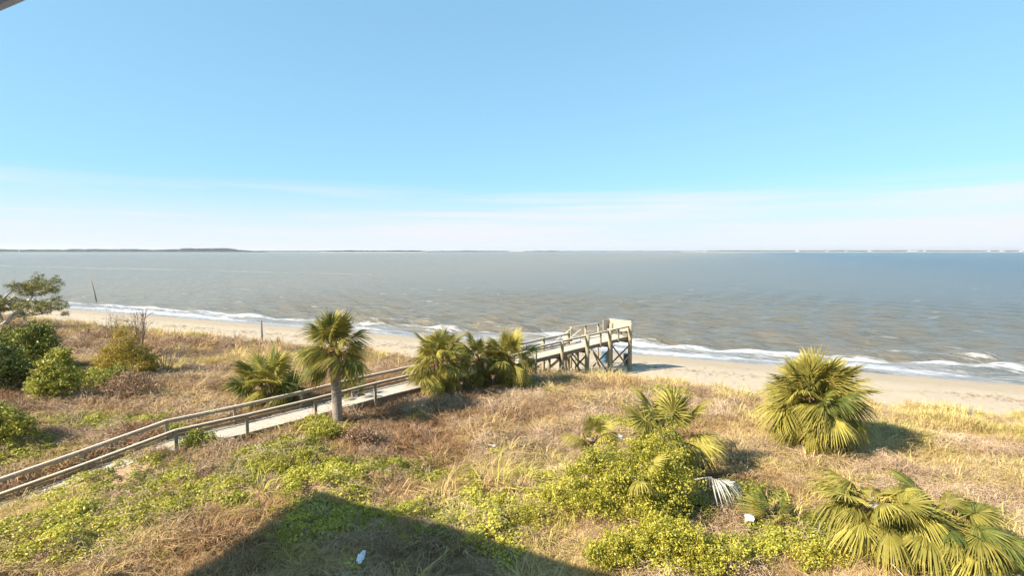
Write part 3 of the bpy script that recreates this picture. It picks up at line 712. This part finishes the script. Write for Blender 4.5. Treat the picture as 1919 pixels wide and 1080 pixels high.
# ------------------------------------------------------------------ shrubs and trees
def leaf_cloud(blobs, n, size, seed, clump=.28, per=26, flat=0., out=.75, tints=(.2, .8), aspect=.55):
    """small leaf faces gathered in clumps through the volume of a set of ellipsoids"""
    r_ = np.random.default_rng(seed); vol = np.array([b_[3] * b_[4] * b_[5] for b_ in blobs]) ** .67; vol /= vol.sum()
    nc = max(4, n // per); which = r_.choice(len(blobs), nc, p=vol)
    d_ = r_.normal(size=(nc, 3)); d_ /= np.linalg.norm(d_, axis=1, keepdims=True)
    rad_ = out + (1.06 - out) * r_.random(nc); inner = r_.random(nc) < .22; rad_[inner] = r_.random(inner.sum()) * out
    B = np.array(blobs)[which]; C = B[:, :3] + d_ * rad_[:, None] * B[:, 3:6]
    C = C[C[:, 2] > .02]; nc = len(C)
    P = np.repeat(C, per, 0) + r_.normal(size=(nc * per, 3)) * clump * np.array([.55, .55, .38])
    ct = np.repeat(r_.uniform(tints[0], tints[1], nc), per)
    N_ = len(P); ax = r_.normal(size=(N_, 3)); ax[:, 2] += .25; ax /= np.linalg.norm(ax, axis=1, keepdims=True)
    bx_ = r_.normal(size=(N_, 3)); bx_[:, 2] *= 1 - flat; bx_ -= ax * (bx_ * ax).sum(1, keepdims=True); bx_ /= np.linalg.norm(bx_, axis=1, keepdims=True)
    s_ = size * r_.uniform(.6, 1.3, N_)[:, None]
    V = np.stack([P - ax * s_, P + bx_ * s_ * aspect, P + ax * s_, P - bx_ * s_ * aspect], 1).reshape(-1, 3)
    F = np.arange(N_ * 4).reshape(-1, 4)
    tn = np.repeat(np.clip(ct + r_.normal(0, .1, N_), 0, 1), 4)
    return V, F, tn
LM = {'cedar': leaf_mat('cedar_foliage', [(0, (.09, .08, .012)), (.5, (.30, .225, .028)), (1, (.50, .35, .05))], .6, .15),
      'juniper': leaf_mat('windswept_foliage', [(0, (.06, .07, .02)), (.5, (.20, .19, .045)), (1, (.36, .31, .07))], .6, .15),
      'dark': leaf_mat('dark_foliage', [(0, (.045, .065, .014)), (.5, (.16, .18, .028)), (1, (.36, .34, .05))], .5, .2),
      'fresh': leaf_mat('fresh_foliage', [(0, (.10, .12, .02)), (.5, (.30, .30, .045)), (1, (.52, .47, .09))], .5, .3),
      'brown': leaf_mat('brown_foliage', [(0, (.12, .07, .04)), (.5, (.28, .17, .10)), (1, (.44, .31, .19))], .7, .2),
      'vine': leaf_mat('vine_leaves', [(0, (.13, .14, .02)), (.5, (.39, .36, .045)), (1, (.60, .52, .085))], .5, .3)}
m_bark = plain_mat('grey_bark', (.26, .235, .21), (.52, .48, .44), 4, .95, .6, 14)
m_twig = plain_mat('bare_twig', (.16, .11, .09), (.28, .20, .16), 6, .9, .2, 20)
def limbs(parent, base, blobs, r0, seed, name='branch', mt=None, k=1):
    rr = random.Random(seed)
    for b_ in blobs:
        for _ in range(k):
            e = Vector(b_[:3]) + Vector((rr.uniform(-.4, .4) * b_[3], rr.uniform(-.4, .4) * b_[4], rr.uniform(-.3, .4) * b_[5]))
            m_ = Vector(base).lerp(e, .5) + Vector((rr.uniform(-.15, .15), rr.uniform(-.15, .15), .1))
            MB().tube([base, m_, e], [r0, r0 * .6, r0 * .2], 7, wob=.1).build(name, mt or m_bark, parent, True)
def shrub(name, base, label, kind, blobs, n, size, seed, cat='shrub', grp=None, clump=.28, trunk=.06, **k):
    t = thing(name, label, cat, tuple(base), 0, grp)
    rb = random.Random(seed); lob = list(blobs)
    for b_ in blobs:
        for _ in range(6):
            d_ = Vector((rb.gauss(0, 1), rb.gauss(0, 1), rb.gauss(.35, .8))).normalized(); k_ = rb.uniform(.18, .42); q_ = rb.uniform(.8, 1.12)
            lob.append((b_[0] + d_.x * b_[3] * q_, b_[1] + d_.y * b_[4] * q_, max(.1, b_[2] + d_.z * b_[5] * q_), b_[3] * k_, b_[4] * k_, b_[5] * k_ * rb.uniform(.8, 1.5)))
    V, F, tn = leaf_cloud(lob, n, size, seed, clump, **k)
    link('foliage', mesh_from('foliage', V, F, LM[kind], False, tn), t)
    limbs(t, (0, 0, -.2), blobs, trunk, seed)
    return t
# wind-swept tree, far left: a leaning pale trunk and two flat trays of foliage
wb = onz(2, 57, 618)
wtree = thing('windswept_tree', 'wind-swept tree with flat foliage trays and a pale leaning trunk at the left edge', 'tree', tuple(wb))
def wp(px, py, dy=0): q_ = at(px, py, 57 + dy) - wb; return q_
trunk_pts = [Vector((-.9, 0, -.4)), wp(-6, 622), wp(8, 608), wp(22, 592), wp(40, 583)]
MB().tube(trunk_pts, [.42, .34, .27, .2, .12], 10, wob=.06).build('trunk', m_bark, wtree, True)
for a_ in ([wp(8, 608), wp(30, 594), wp(70, 590), wp(96, 585)], [wp(8, 608), wp(-4, 580), wp(30, 552), wp(66, 545)], [wp(22, 592), wp(50, 570), wp(66, 548), wp(64, 530)], [wp(66, 548), wp(90, 545), wp(108, 535)], [wp(-4, 580), wp(-20, 570), wp(-40, 568)], [wp(-4, 580), wp(10, 556), wp(22, 545)], [wp(40, 583), wp(46, 600), wp(62, 606)]):
    MB().tube(a_, [.14, .10, .07, .04][:len(a_)], 7, wob=.1).build('branch', m_bark, wtree, True)
wbl = []
for px, py, rx, rz_ in ((-40, 575, 1.7, .8), (-5, 572, 1.6, .75), (25, 574, 1.5, .75), (55, 573, 1.4, .7), (85, 573, 1.3, .6), (112, 572, .8, .5), (120, 588, .4, .3), (105, 560, .4, .5), (10, 562, 1.0, .35),
                        (24, 537, .55, .55), (48, 540, .9, .5), (70, 533, 1.1, .6), (72, 520, .5, .5), (95, 535, .8, .7), (106, 524, .4, .5), (60, 550, 1.2, .3), (100, 546, .5, .35), (40, 590, .6, .2), (75, 586, .8, .25), (-30, 560, 1.2, .5)):
    c_ = wp(px, py, random.uniform(-.6, .6)); wbl.append((c_.x, c_.y, c_.z, rx, 1.3 if rx > .7 else rx, rz_))
V, F, tn = leaf_cloud(wbl, 26000, .075, 31, .26, per=24, tints=(.1, .95), aspect=.38)
link('foliage', mesh_from('foliage', V, F, LM['juniper'], False, tn), wtree)
# golden conical cedar and its neighbours
cb = onz(240, 36.0)
shrub('cedar_tree', cb, 'golden green bushy cedar with a pointed top on the left dune', 'cedar',
      [(0, 0, .8, 1.7, 1.5, .8), (-.5, -.2, 1.4, 1.2, 1.1, .7), (.4, .1, 1.6, 1.1, 1.0, .8), (-.1, 0, 2.4, .75, .7, .7), (-.15, 0, 3.2, .3, .3, .7), (.9, 0, .9, .9, 1, .6), (-1.1, -.2, .9, .8, .8, .7), (-.8, 0, 2.0, .5, .5, .7)], 26000, .055, 32, 'tree', None, .22, .09, tints=(.25, 1), aspect=.32)
shrub('dark_shrub', onz(48, 36), 'large dark green shrub at the left edge behind the fresh green bush', 'dark',
      [(-.9, 0, 1.6, 1.6, 1.4, 1.4), (.4, .2, 2.0, 1.4, 1.3, 1.2), (1.2, 0, 1.5, 1.1, 1.1, 1.0), (-2.2, 0, 1.4, 1.3, 1.2, 1.3), (.4, 0, 2.9, .7, .7, .5), (1.6, .3, 2.3, .5, .5, .4)], 18000, .075, 33, clump=.3, tints=(.05, 1))
shrub('dark_shrub', onz(2, 30.5), 'dark green shrub cut off by the left edge above the dry grass', 'dark',
      [(-.9, 0, 1.1, 1.5, 1.2, 1.2), (.6, 0, .9, 1.0, 1.0, .9), (.2, 0, 1.8, .8, .8, .7)], 11000, .07, 34, clump=.28, tints=(0, .7))
shrub('fresh_bush', onz(105, 29.3), 'light green leafy bush with several rounded heads on the left', 'fresh',
      [(0, 0, .9, 1.1, 1.0, .9), (.1, 0, 2.1, .6, .6, .7), (-.5, 0, 1.5, .6, .6, .6), (.5, .2, 1.4, .7, .6, .6), (.2, 0, 2.7, .3, .3, .4), (-.7, -.2, .5, .8, .8, .5)], 10000, .07, 35, clump=.22, tints=(.15, 1))
shrub('low_bush', onz(182, 32), 'low green bush between the light green bush and the golden cedar', 'fresh',
      [(0, 0, .5, 1.3, .9, .6), (.9, .1, .6, .8, .7, .6), (-.9, 0, .4, .7, .6, .4)], 7000, .06, 36, clump=.2, tints=(.05, .7), trunk=.03)
shrub('brown_shrub', onz(248, 29.6), 'rusty brown leaved shrub in front of the golden cedar', 'brown',
      [(0, 0, 1.0, 1.0, .9, .7), (-.5, 0, .7, .8, .7, .6), (.6, 0, .8, .7, .7, .6), (.1, 0, 1.5, .5, .5, .3)], 3600, .055, 37, clump=.34, per=9, trunk=.03)
shrub('green_bush', onz(5, 22.3), 'dark green bush at the left edge just above the boardwalk handrail', 'dark',
      [(-.5, 0, .6, 1.1, .9, .7), (.5, 0, .4, .7, .6, .5), (-.9, 0, .9, .6, .6, .5)], 9000, .05, 38, clump=.2, tints=(.25, 1), trunk=.03)
shrub('green_bush', gp(372, 850), 'small rounded green bush against the boardwalk where the ramp bends', 'fresh',
      [(0, 0, .35, .7, .6, .42), (.45, .1, .3, .5, .45, .35), (-.4, 0, .3, .45, .4, .35), (0, .1, .65, .4, .35, .22)], 7000, .045, 39, clump=.16, tints=(0, .75), trunk=.02)
shrub('green_bush', gp(605, 828), 'yellowish green shrub at the foot of the tall palm trunk', 'fresh',
      [(0, 0, .35, .6, .5, .42), (.4, 0, .5, .4, .4, .4), (-.35, 0, .3, .45, .4, .3)], 4200, .045, 40, clump=.2, tints=(.3, 1), per=14, trunk=.02)
shrub('brown_brush', gp(675, 840), 'brown dry brush right of the tall palm trunk', 'brown',
      [(0, 0, .4, .6, .5, .45), (.5, .2, .35, .5, .4, .35), (-.3, 0, .5, .3, .3, .35)], 2600, .05, 41, clump=.3, per=8, trunk=.02)
shrub('vine_hummock', gp(1195, 945), 'big yellow green hummock of vines draped over palms right of centre', 'vine',
      [(.1, 0, .5, 1.6, 1.2, .8), (-1.2, .1, .55, 1.2, 1.0, .75), (.5, -.2, 1.1, .75, .7, .7), (-2.0, -.3, .25, 1.0, .9, .45), (1.1, .4, 1.2, .55, .6, 1.0), (0, -1.0, .4, 1.3, .6, .5), (-1.0, .3, 1.25, .7, .6, .5), (.1, .35, 1.65, .5, .45, .4)], 40000, .038, 42, 'vines', None, .16, .03, tints=(.0, .95), out=.6)
shrub('vine_hummock', gp(1225, 1040), 'rounded yellow green vine hummock in front of the larger one', 'vine',
      [(0, 0, .25, 1.2, .8, .55), (-.9, 0, .15, .9, .7, .4), (.9, -.2, .2, .8, .6, .45), (.3, .3, .5, .6, .5, .4), (1.5, -.5, .1, .7, .5, .35)], 26000, .034, 43, 'vines', None, .14, .02, tints=(.1, 1), out=.6)
shrub('vine_hummock', gp(985, 985), 'low spreading vine hummock at the edge of the house shadow', 'vine',
      [(0, 0, .1, 1.3, .8, .4), (-.9, .2, .1, .9, .7, .3), (1.0, .1, .15, .9, .7, .4)], 18000, .034, 44, 'vines', None, .14, .02, tints=(.1, .9), out=.55)
shrub('vine_hummock', gp(545, 880), 'low green tangle of vines above the tip of the house shadow', 'vine',
      [(0, 0, .1, 1.2, .8, .45), (.9, .1, .1, .8, .6, .35), (-.8, 0, .1, .8, .6, .35)], 15000, .036, 45, 'vines', None, .15, .02, tints=(0, .7), out=.55)
shrub('vine_hummock', gp(1500, 1050), 'low vine tangle left of the two low palms at the bottom right', 'vine',
      [(0, 0, .05, 1.0, .7, .35), (.9, .1, .1, .8, .6, .4), (1.9, .2, .1, .8, .7, .45)], 15000, .034, 46, 'vines', None, .14, .02, tints=(.1, .9), out=.55)
# bare twiggy shrubs
def bare(px, Y, hgt_, n, seed, label, spread=.5):
    b_ = onz(px, Y); t = thing('bare_shrub', label, 'shrub', tuple(b_), 0, 'leafless shrubs behind the cedar'); rr = random.Random(seed)
    for i in range(n):
        a_ = rr.uniform(0, 6.28); sp = rr.uniform(.1, spread) * hgt_ * .5; h_ = hgt_ * rr.uniform(.6, 1)
        e = Vector((math.cos(a_) * sp, math.sin(a_) * sp, h_)); m_ = e * .5 + Vector((rr.uniform(-.1, .1), rr.uniform(-.1, .1), .1))
        b2 = MB().tube([Vector((rr.uniform(-.15, .15), rr.uniform(-.15, .15), -.2)), m_, e], [.03, .02, .007], 5)
        for k in range(7):
            s0 = (m_ if k < 3 else m_.lerp(e, .5)).lerp(e, rr.uniform(-.2, .4)); d_ = Vector((rr.uniform(-1, 1), rr.uniform(-1, 1), rr.uniform(.6, 1.6))).normalized() * hgt_ * rr.uniform(.12, .3)
            b2.tube([s0, s0 + d_ * .5 + Vector((0, 0, .03)), s0 + d_], [.012, .010, .005], 4, cap=False)
        b2.build('stem', m_twig, t)
bare(265, 42, 4.4, 16, 51, 'tall leafless twiggy shrub rising behind the golden cedar', .5)
bare(218, 41, 4.2, 8, 52, 'thinner leafless shrub left of the taller bare one behind the cedar', .6)
bare(310, 37.5, 1.9, 12, 53, 'low purplish leafless shrub in the shade right of the golden cedar', 1.6)

# ------------------------------------------------------------------ ground cover: grass, bramble, vines
def points_object(name, P, rot, scl, idx, tint_, protos, label):
    me = bpy.data.meshes.new(name); me.vertices.add(len(P)); me.vertices.foreach_set('co', np.asarray(P, np.float32).ravel())
    for an, ty, key, arr in (('rot', 'FLOAT_VECTOR', 'vector', rot), ('scl', 'FLOAT', 'value', scl), ('idx', 'INT', 'value', idx), ('tint', 'FLOAT', 'value', tint_)):
        a_ = me.attributes.new(an, ty, 'POINT'); a_.data.foreach_set(key, np.ascontiguousarray(arr, np.int32 if ty == 'INT' else np.float32).ravel())
    o = link(name, me); tag(o, label, kind='stuff')
    c_ = bpy.data.collections.new(name + '_tufts')
    for i, pm in enumerate(protos): c_.objects.link(bpy.data.objects.new('%s_tuft_%02d' % (name, i), pm))
    ng = bpy.data.node_groups.new(name + '_scatter', 'GeometryNodeTree')
    ng.interface.new_socket('Geometry', in_out='INPUT', socket_type='NodeSocketGeometry'); ng.interface.new_socket('Geometry', in_out='OUTPUT', socket_type='NodeSocketGeometry')
    gi = ng.nodes.new('NodeGroupInput'); go = ng.nodes.new('NodeGroupOutput'); ip = ng.nodes.new('GeometryNodeInstanceOnPoints')
    ci = ng.nodes.new('GeometryNodeCollectionInfo'); ci.inputs['Collection'].default_value = c_; ci.inputs['Separate Children'].default_value = True; ci.inputs['Reset Children'].default_value = True
    def attr(nm, ty):
        a_ = ng.nodes.new('GeometryNodeInputNamedAttribute'); a_.data_type = ty; a_.inputs['Name'].default_value = nm; return a_.outputs['Attribute']
    er = ng.nodes.new('FunctionNodeEulerToRotation'); l_ = ng.links.new
    l_(attr('rot', 'FLOAT_VECTOR'), er.inputs[0]); l_(er.outputs[0], ip.inputs['Rotation']); l_(attr('scl', 'FLOAT'), ip.inputs['Scale']); l_(attr('idx', 'INT'), ip.inputs['Instance Index'])
    ip.inputs['Pick Instance'].default_value = True
    l_(gi.outputs[0], ip.inputs['Points']); l_(ci.outputs[0], ip.inputs['Instance']); l_(ip.outputs[0], go.inputs[0])
    md = o.modifiers.new('scatter', 'NODES'); md.node_group = ng
    return o
# tuft meshes
def blades(n, length, width, spread, lean, seed, mat, base_r=.12):
    r_ = np.random.default_rng(seed); V = []; F = []
    for i in range(n):
        a_ = r_.uniform(0, 6.28); b_ = r_.uniform(0, base_r); x0_, y0_ = math.cos(a_) * b_, math.sin(a_) * b_
        da = a_ + r_.normal(0, .9); Lb = length * r_.uniform(.45, 1.15); ln = lean * r_.uniform(.3, 1.5)
        dx, dy = math.cos(da), math.sin(da); wx, wy = -dy * width, dx * width
        p1 = (x0_ + dx * Lb * .35 * ln, y0_ + dy * Lb * .35 * ln, Lb * .5); fall = min(1, .55 * ln)
        p2 = (x0_ + dx * Lb * .95 * ln, y0_ + dy * Lb * .95 * ln, Lb * (.88 - .5 * fall))
        k = len(V)
        V += [(x0_ - wx, y0_ - wy, -.04), (x0_ + wx, y0_ + wy, -.04), (p1[0] + wx * .8, p1[1] + wy * .8, p1[2]), (p1[0] - wx * .8, p1[1] - wy * .8, p1[2]), p2]
        F += [(k, k + 1, k + 2, k + 3), (k + 3, k + 2, k + 4)]
    return mesh_from('grass_blades', V, F, mat)
def twigs(n, length, seed, mat):
    r_ = random.Random(seed); b_ = MB()
    for i in range(n):
        p0 = Vector((r_.uniform(-.2, .2), r_.uniform(-.2, .2), r_.uniform(-.03, .12))); d_ = Vector((r_.uniform(-1, 1), r_.uniform(-1, 1), r_.uniform(.1, .8))).normalized() * length * r_.uniform(.5, 1.1)
        m_ = p0 + d_ * .5 + Vector((0, 0, length * .16)); e = p0 + d_ + Vector((r_.uniform(-.08, .08), r_.uniform(-.08, .08), -length * .12))
        b_.tube([p0, m_, e], [.0055, .005, .003], 3, cap=False)
    return mesh_from('twig_tangle', b_.V, b_.F, mat)
def vine_clump(n, rad_, size, seed, mat):
    r_ = np.random.default_rng(seed); d_ = r_.normal(size=(n, 3)); d_ /= np.linalg.norm(d_, axis=1, keepdims=True); d_[:, 2] = np.abs(d_[:, 2])
    P = d_ * rad_ * r_.uniform(.55, 1.05, n)[:, None] * np.array([1, 1, .62]); nn = d_ * .7 + r_.normal(size=(n, 3)) * .45 + np.array([0, 0, .35]); nn /= np.linalg.norm(nn, axis=1, keepdims=True)
    a_ = np.cross(nn, r_.normal(size=(n, 3))); a_ /= np.linalg.norm(a_, axis=1, keepdims=True); b_ = np.cross(nn, a_); s_ = size * r_.uniform(.6, 1.25, n)[:, None]
    V = np.stack([P - a_ * s_, P + b_ * s_ * .75 - a_ * s_ * .25, P + a_ * s_ - nn * s_ * .3, P - b_ * s_ * .75 - a_ * s_ * .25], 1).reshape(-1, 3)
    return mesh_from('vine_clump', V, np.arange(n * 4).reshape(-1, 4), mat)
m_grass = leaf_mat('dry_grass', [(0, (.27, .145, .07)), (.28, (.45, .29, .135)), (.5, (.55, .39, .18)), (.75, (.58, .44, .19)), (1, (.46, .42, .075))], .75, .25, True)
m_bram = leaf_mat('bramble_stems', [(0, (.20, .125, .075)), (.5, (.44, .305, .19)), (1, (.60, .46, .31))], .8, .05, True)
m_vine = leaf_mat('ground_vine', [(0, (.15, .16, .025)), (.5, (.40, .385, .05)), (1, (.62, .55, .10))], .5, .3, True)
G_short = [blades(30, .26, .0075, 1, .9, 100 + i, m_grass, .20) for i in range(5)]
G_tall = [blades(24, .40, .007, 1, .6, 120 + i, m_grass, .14) for i in range(4)]
G_mat = [blades(34, .34, .0075, 1, 1.7, 140 + i, m_grass, .22) for i in range(4)]
B_tw = [twigs(16, .42, 160 + i, m_bram) for i in range(5)]
V_cl = [vine_clump(34, .22, .036, 180 + i, m_vine) for i in range(5)]

def scatter(n, y0_, y1_, seed):
    """random places in the part of the dune in view and a little to both sides of it"""
    r_ = np.random.default_rng(seed); y = np.sqrt(r_.random(n) * (y1_ ** 2 - y0_ ** 2) + y0_ ** 2); x = (r_.random(n) * 2 - 1) * 1.12 * y
    return x, y, r_
def on_walk(x, y):
    dx = x - BW_A.x; dy = y - BW_A.y; q = dx * BW_N.x + dy * BW_N.y; p = dx * BW_D.x + dy * BW_D.y
    return (q > -.35) & (q < BW_W + .3) & (p > -19) & (p < 27)
GP, GR, GS, GI, GT = [], [], [], [], []
BP, BR_, BS, BI, BT = [], [], [], [], []
VP, VR, VS, VI, VT = [], [], [], [], []
for (y0_, y1_, per_m2, sc, seed) in ((9, 17, 42, 1.0, 1), (17, 27, 30, 1.05, 2), (27, 42, 18, 1.25, 3), (42, 82, 8, 1.7, 4)):
    area = 1.12 * (y1_ ** 2 - y0_ ** 2)
    x, y, r_ = scatter(int(area * per_m2), y0_, y1_, 200 + seed)
    t = TN.x * x + TN.y * y
    n_edge = fbm(x * .35, y * .35, 40, 3) - .5; big_ = fbm(x * .16, y * .16, 41, 3); med = fbm(x * .7, y * .7, 42, 3)
    keep = (t < 38.8 + n_edge * 5 - 1.2 * (r_.random(len(x)) ** 3) * 2) & ~on_walk(x, y)
    keep &= r_.random(len(x)) < np.clip(.55 + (med - .35) * 2.2, .25, 1)
    # the building's own plot is mown
    x, y, t, big_, med = x[keep], y[keep], t[keep], big_[keep], med[keep]; n = len(x); z = terrain(x, y)
    gr = greenness(x, y) + (med - .5) * 1.1 + (fbm(x * 1.6, y * 1.6, 43, 2) - .5) * .5
    kind = r_.random(n)
    isv = gr > .44
    brm = ~isv & (fbm(x * .3, y * .3, 44, 3) + (r_.random(n) - .5) * .35 > .525) & (t < 36)
    isg = ~isv & ~(brm & (kind < .55))
    tall_ = (t > 31) & (kind < .75)
    # grass
    m = isg; k = m.sum()
    tn = np.clip(.46 + (big_[m] - .5) * 1.5 + r_.normal(0, .12, k) + np.clip((t[m] - 28) / 9, 0, 1) * .12 + np.clip(x[m] / 40, -.2, .25) * .5, 0, .82)
    tn = np.where((gr[m] > .28) & (r_.random(k) < .5), .97, tn)
    var = np.where(tall_[m], 5 + r_.integers(0, 4, k), np.where(r_.random(k) < .55, 9 + r_.integers(0, 4, k), r_.integers(0, 5, k)))
    GP.append(np.stack([x[m], y[m], z[m]], 1)); GR.append(np.stack([r_.normal(0, .16, k), r_.normal(0, .16, k), r_.uniform(0, 6.28, k)], 1)); GS.append(sc * r_.uniform(.6, 1.25, k) * (1 + .9 * np.clip((fbm(x[m] * 1.1, y[m] * 1.1, 47, 2) - .56) * 6, 0, 1))); GI.append(var); GT.append(tn)
    # bramble
    m = brm | (isv & (kind < .12)); k = m.sum()
    BP.append(np.stack([x[m], y[m], z[m] + .02], 1)); BR_.append(np.stack([r_.normal(0, .3, k), r_.normal(0, .3, k), r_.uniform(0, 6.28, k)], 1)); BS.append(sc * r_.uniform(.7, 1.3, k) * (1 + .4 * np.clip((fbm(x[m] * .8, y[m] * .8, 48, 2) - .55) * 6, 0, 1))); BI.append(r_.integers(0, 5, k)); BT.append(np.clip(.45 + (med[m] - .5) * 1.4 + r_.normal(0, .15, k), 0, 1))
    # vines
    m = isv; k = m.sum()
    VP.append(np.stack([x[m], y[m], z[m] + .02 + r_.uniform(0, .12, k) + .34 * np.clip((fbm(x[m] * .95, y[m] * .95, 49, 2) - .5) * 4, 0, 1) * r_.uniform(.3, 1, k)], 1)); VR.append(np.stack([r_.normal(0, .25, k), r_.normal(0, .25, k), r_.uniform(0, 6.28, k)], 1)); VS.append(sc * r_.uniform(.7, 1.3, k)); VI.append(r_.integers(0, 5, k)); VT.append(np.clip(.48 + (big_[m] - .5) * 1.3 + (med[m] - .5) * .6 + r_.normal(0, .14, k), 0, 1))
cc = np.concatenate
# order of the tuft meshes: G_short 0-4, G_tall 5-8, G_mat 9-12
points_object('dry_grass', cc(GP), cc(GR), cc(GS), cc(GI), cc(GT), G_short + G_tall + G_mat, 'straw coloured dry grass matted over the dunes')
points_object('bramble_stems', cc(BP), cc(BR_), cc(BS), cc(BI), cc(BT), B_tw, 'tangled brown leafless bramble stems on the dunes')
points_object('ground_vines', cc(VP), cc(VR), cc(VS), cc(VI), cc(VT), V_cl, 'yellow green vines spreading over the near dune')
rw = np.random.default_rng(77); n = 2600; sw = rw.uniform(-95, 55, n); tw = 46.5 + np.abs(rw.normal(0, 1.0, n)) * np.sign(rw.random(n) - .3) + (fbm(sw * .1, sw * 0, 61, 3) - .5) * 5
tw[:500] = rw.uniform(40, 52, 500); kx = TD.x * sw + TN.x * tw; ky = TD.y * sw + TN.y * tw
ok_ = (fbm(sw * .5, tw * .1, 62, 3) > .47) | (np.arange(n) < 500); kx, ky = kx[ok_], ky[ok_]; n = len(kx)
points_object('beach_wrack', np.stack([kx, ky, terrain(kx, ky) - .02], 1), np.stack([rw.normal(0, .15, n), rw.normal(0, .15, n), rw.uniform(0, 6.28, n)], 1), rw.uniform(.2, .6, n), rw.integers(0, 5, n), rw.uniform(0, .35, n), B_tw, 'thin broken line of dry reeds and twigs washed up on the sand')
print('scatter', len(cc(GP)), len(cc(BP)), len(cc(VP)))

# ------------------------------------------------------------------ haze over the water
mh = bpy.data.materials.new('air_haze'); mh.use_nodes = True; hn = mh.node_tree; hn.nodes.clear()
pv = hn.nodes.new('ShaderNodeVolumePrincipled'); pv.inputs['Color'].default_value = (.93, .95, 1, 1); pv.inputs['Density'].default_value = .00005; pv.inputs['Anisotropy'].default_value = .2
ho = hn.nodes.new('ShaderNodeOutputMaterial'); hn.links.new(pv.outputs[0], ho.inputs['Volume'])
HZ = MB().box((0, 0, 20), (68000, 68000, 64)).build('haze', mh); tag(HZ, 'thin pale haze hanging over the water', kind='stuff')

# ------------------------------------------------------------------ litter
m_litter = plain_mat('white_litter', (.66, .68, .70), (.80, .81, .82), 9, .6, .3, 30)
def litter(px, py, sz, label, seed, name='litter_bag', long_=1.0):
    g_ = gp(px, py); rr = random.Random(seed); t = thing(name, label, 'litter', (g_.x, g_.y, g_.z + .24), rr.uniform(0, 3), 'white litter on the dune')
    def lump(nm, c_, s_, l_):
        V = []; F = []; nu, nv = 10, 7
        for j in range(nv + 1):
            ph = math.pi * j / nv
            for i in range(nu):
                a_ = 2 * math.pi * i / nu; r2 = 1 + rr.uniform(-.5, .45) if 0 < j < nv else 1
                V.append((c_[0] + math.sin(ph) * math.cos(a_) * s_ * l_ * r2, c_[1] + math.sin(ph) * math.sin(a_) * s_ * .75 * r2, c_[2] + math.cos(ph) * s_ * .45 * r2))
        for j in range(nv):
            for i in range(nu): F.append((j * nu + i, (j + 1) * nu + i, (j + 1) * nu + (i + 1) % nu, j * nu + (i + 1) % nu))
        link(nm, mesh_from(nm, V, F, m_litter), t)
    lump('crumpled_body', (0, 0, sz * .3), sz, long_); lump('torn_flap', (sz * long_ * .9, sz * .3, sz * .35), sz * .5, 1.5)
litter(678, 1064, .13, 'crumpled white paper in the shade at the bottom left of centre', 61, long_=1.7)
litter(926, 850, .09, 'small white scrap on the bare brown dune in the middle', 62)
litter(1403, 990, .16, 'white plastic scrap in the ground cover right of the vine hummock', 63)
litter(1163, 832, .15, 'white bag caught in the top of the vine hummock', 64, long_=.7)
litter(1118, 884, .12, 'pale scrap caught on the left face of the vine hummock', 65)
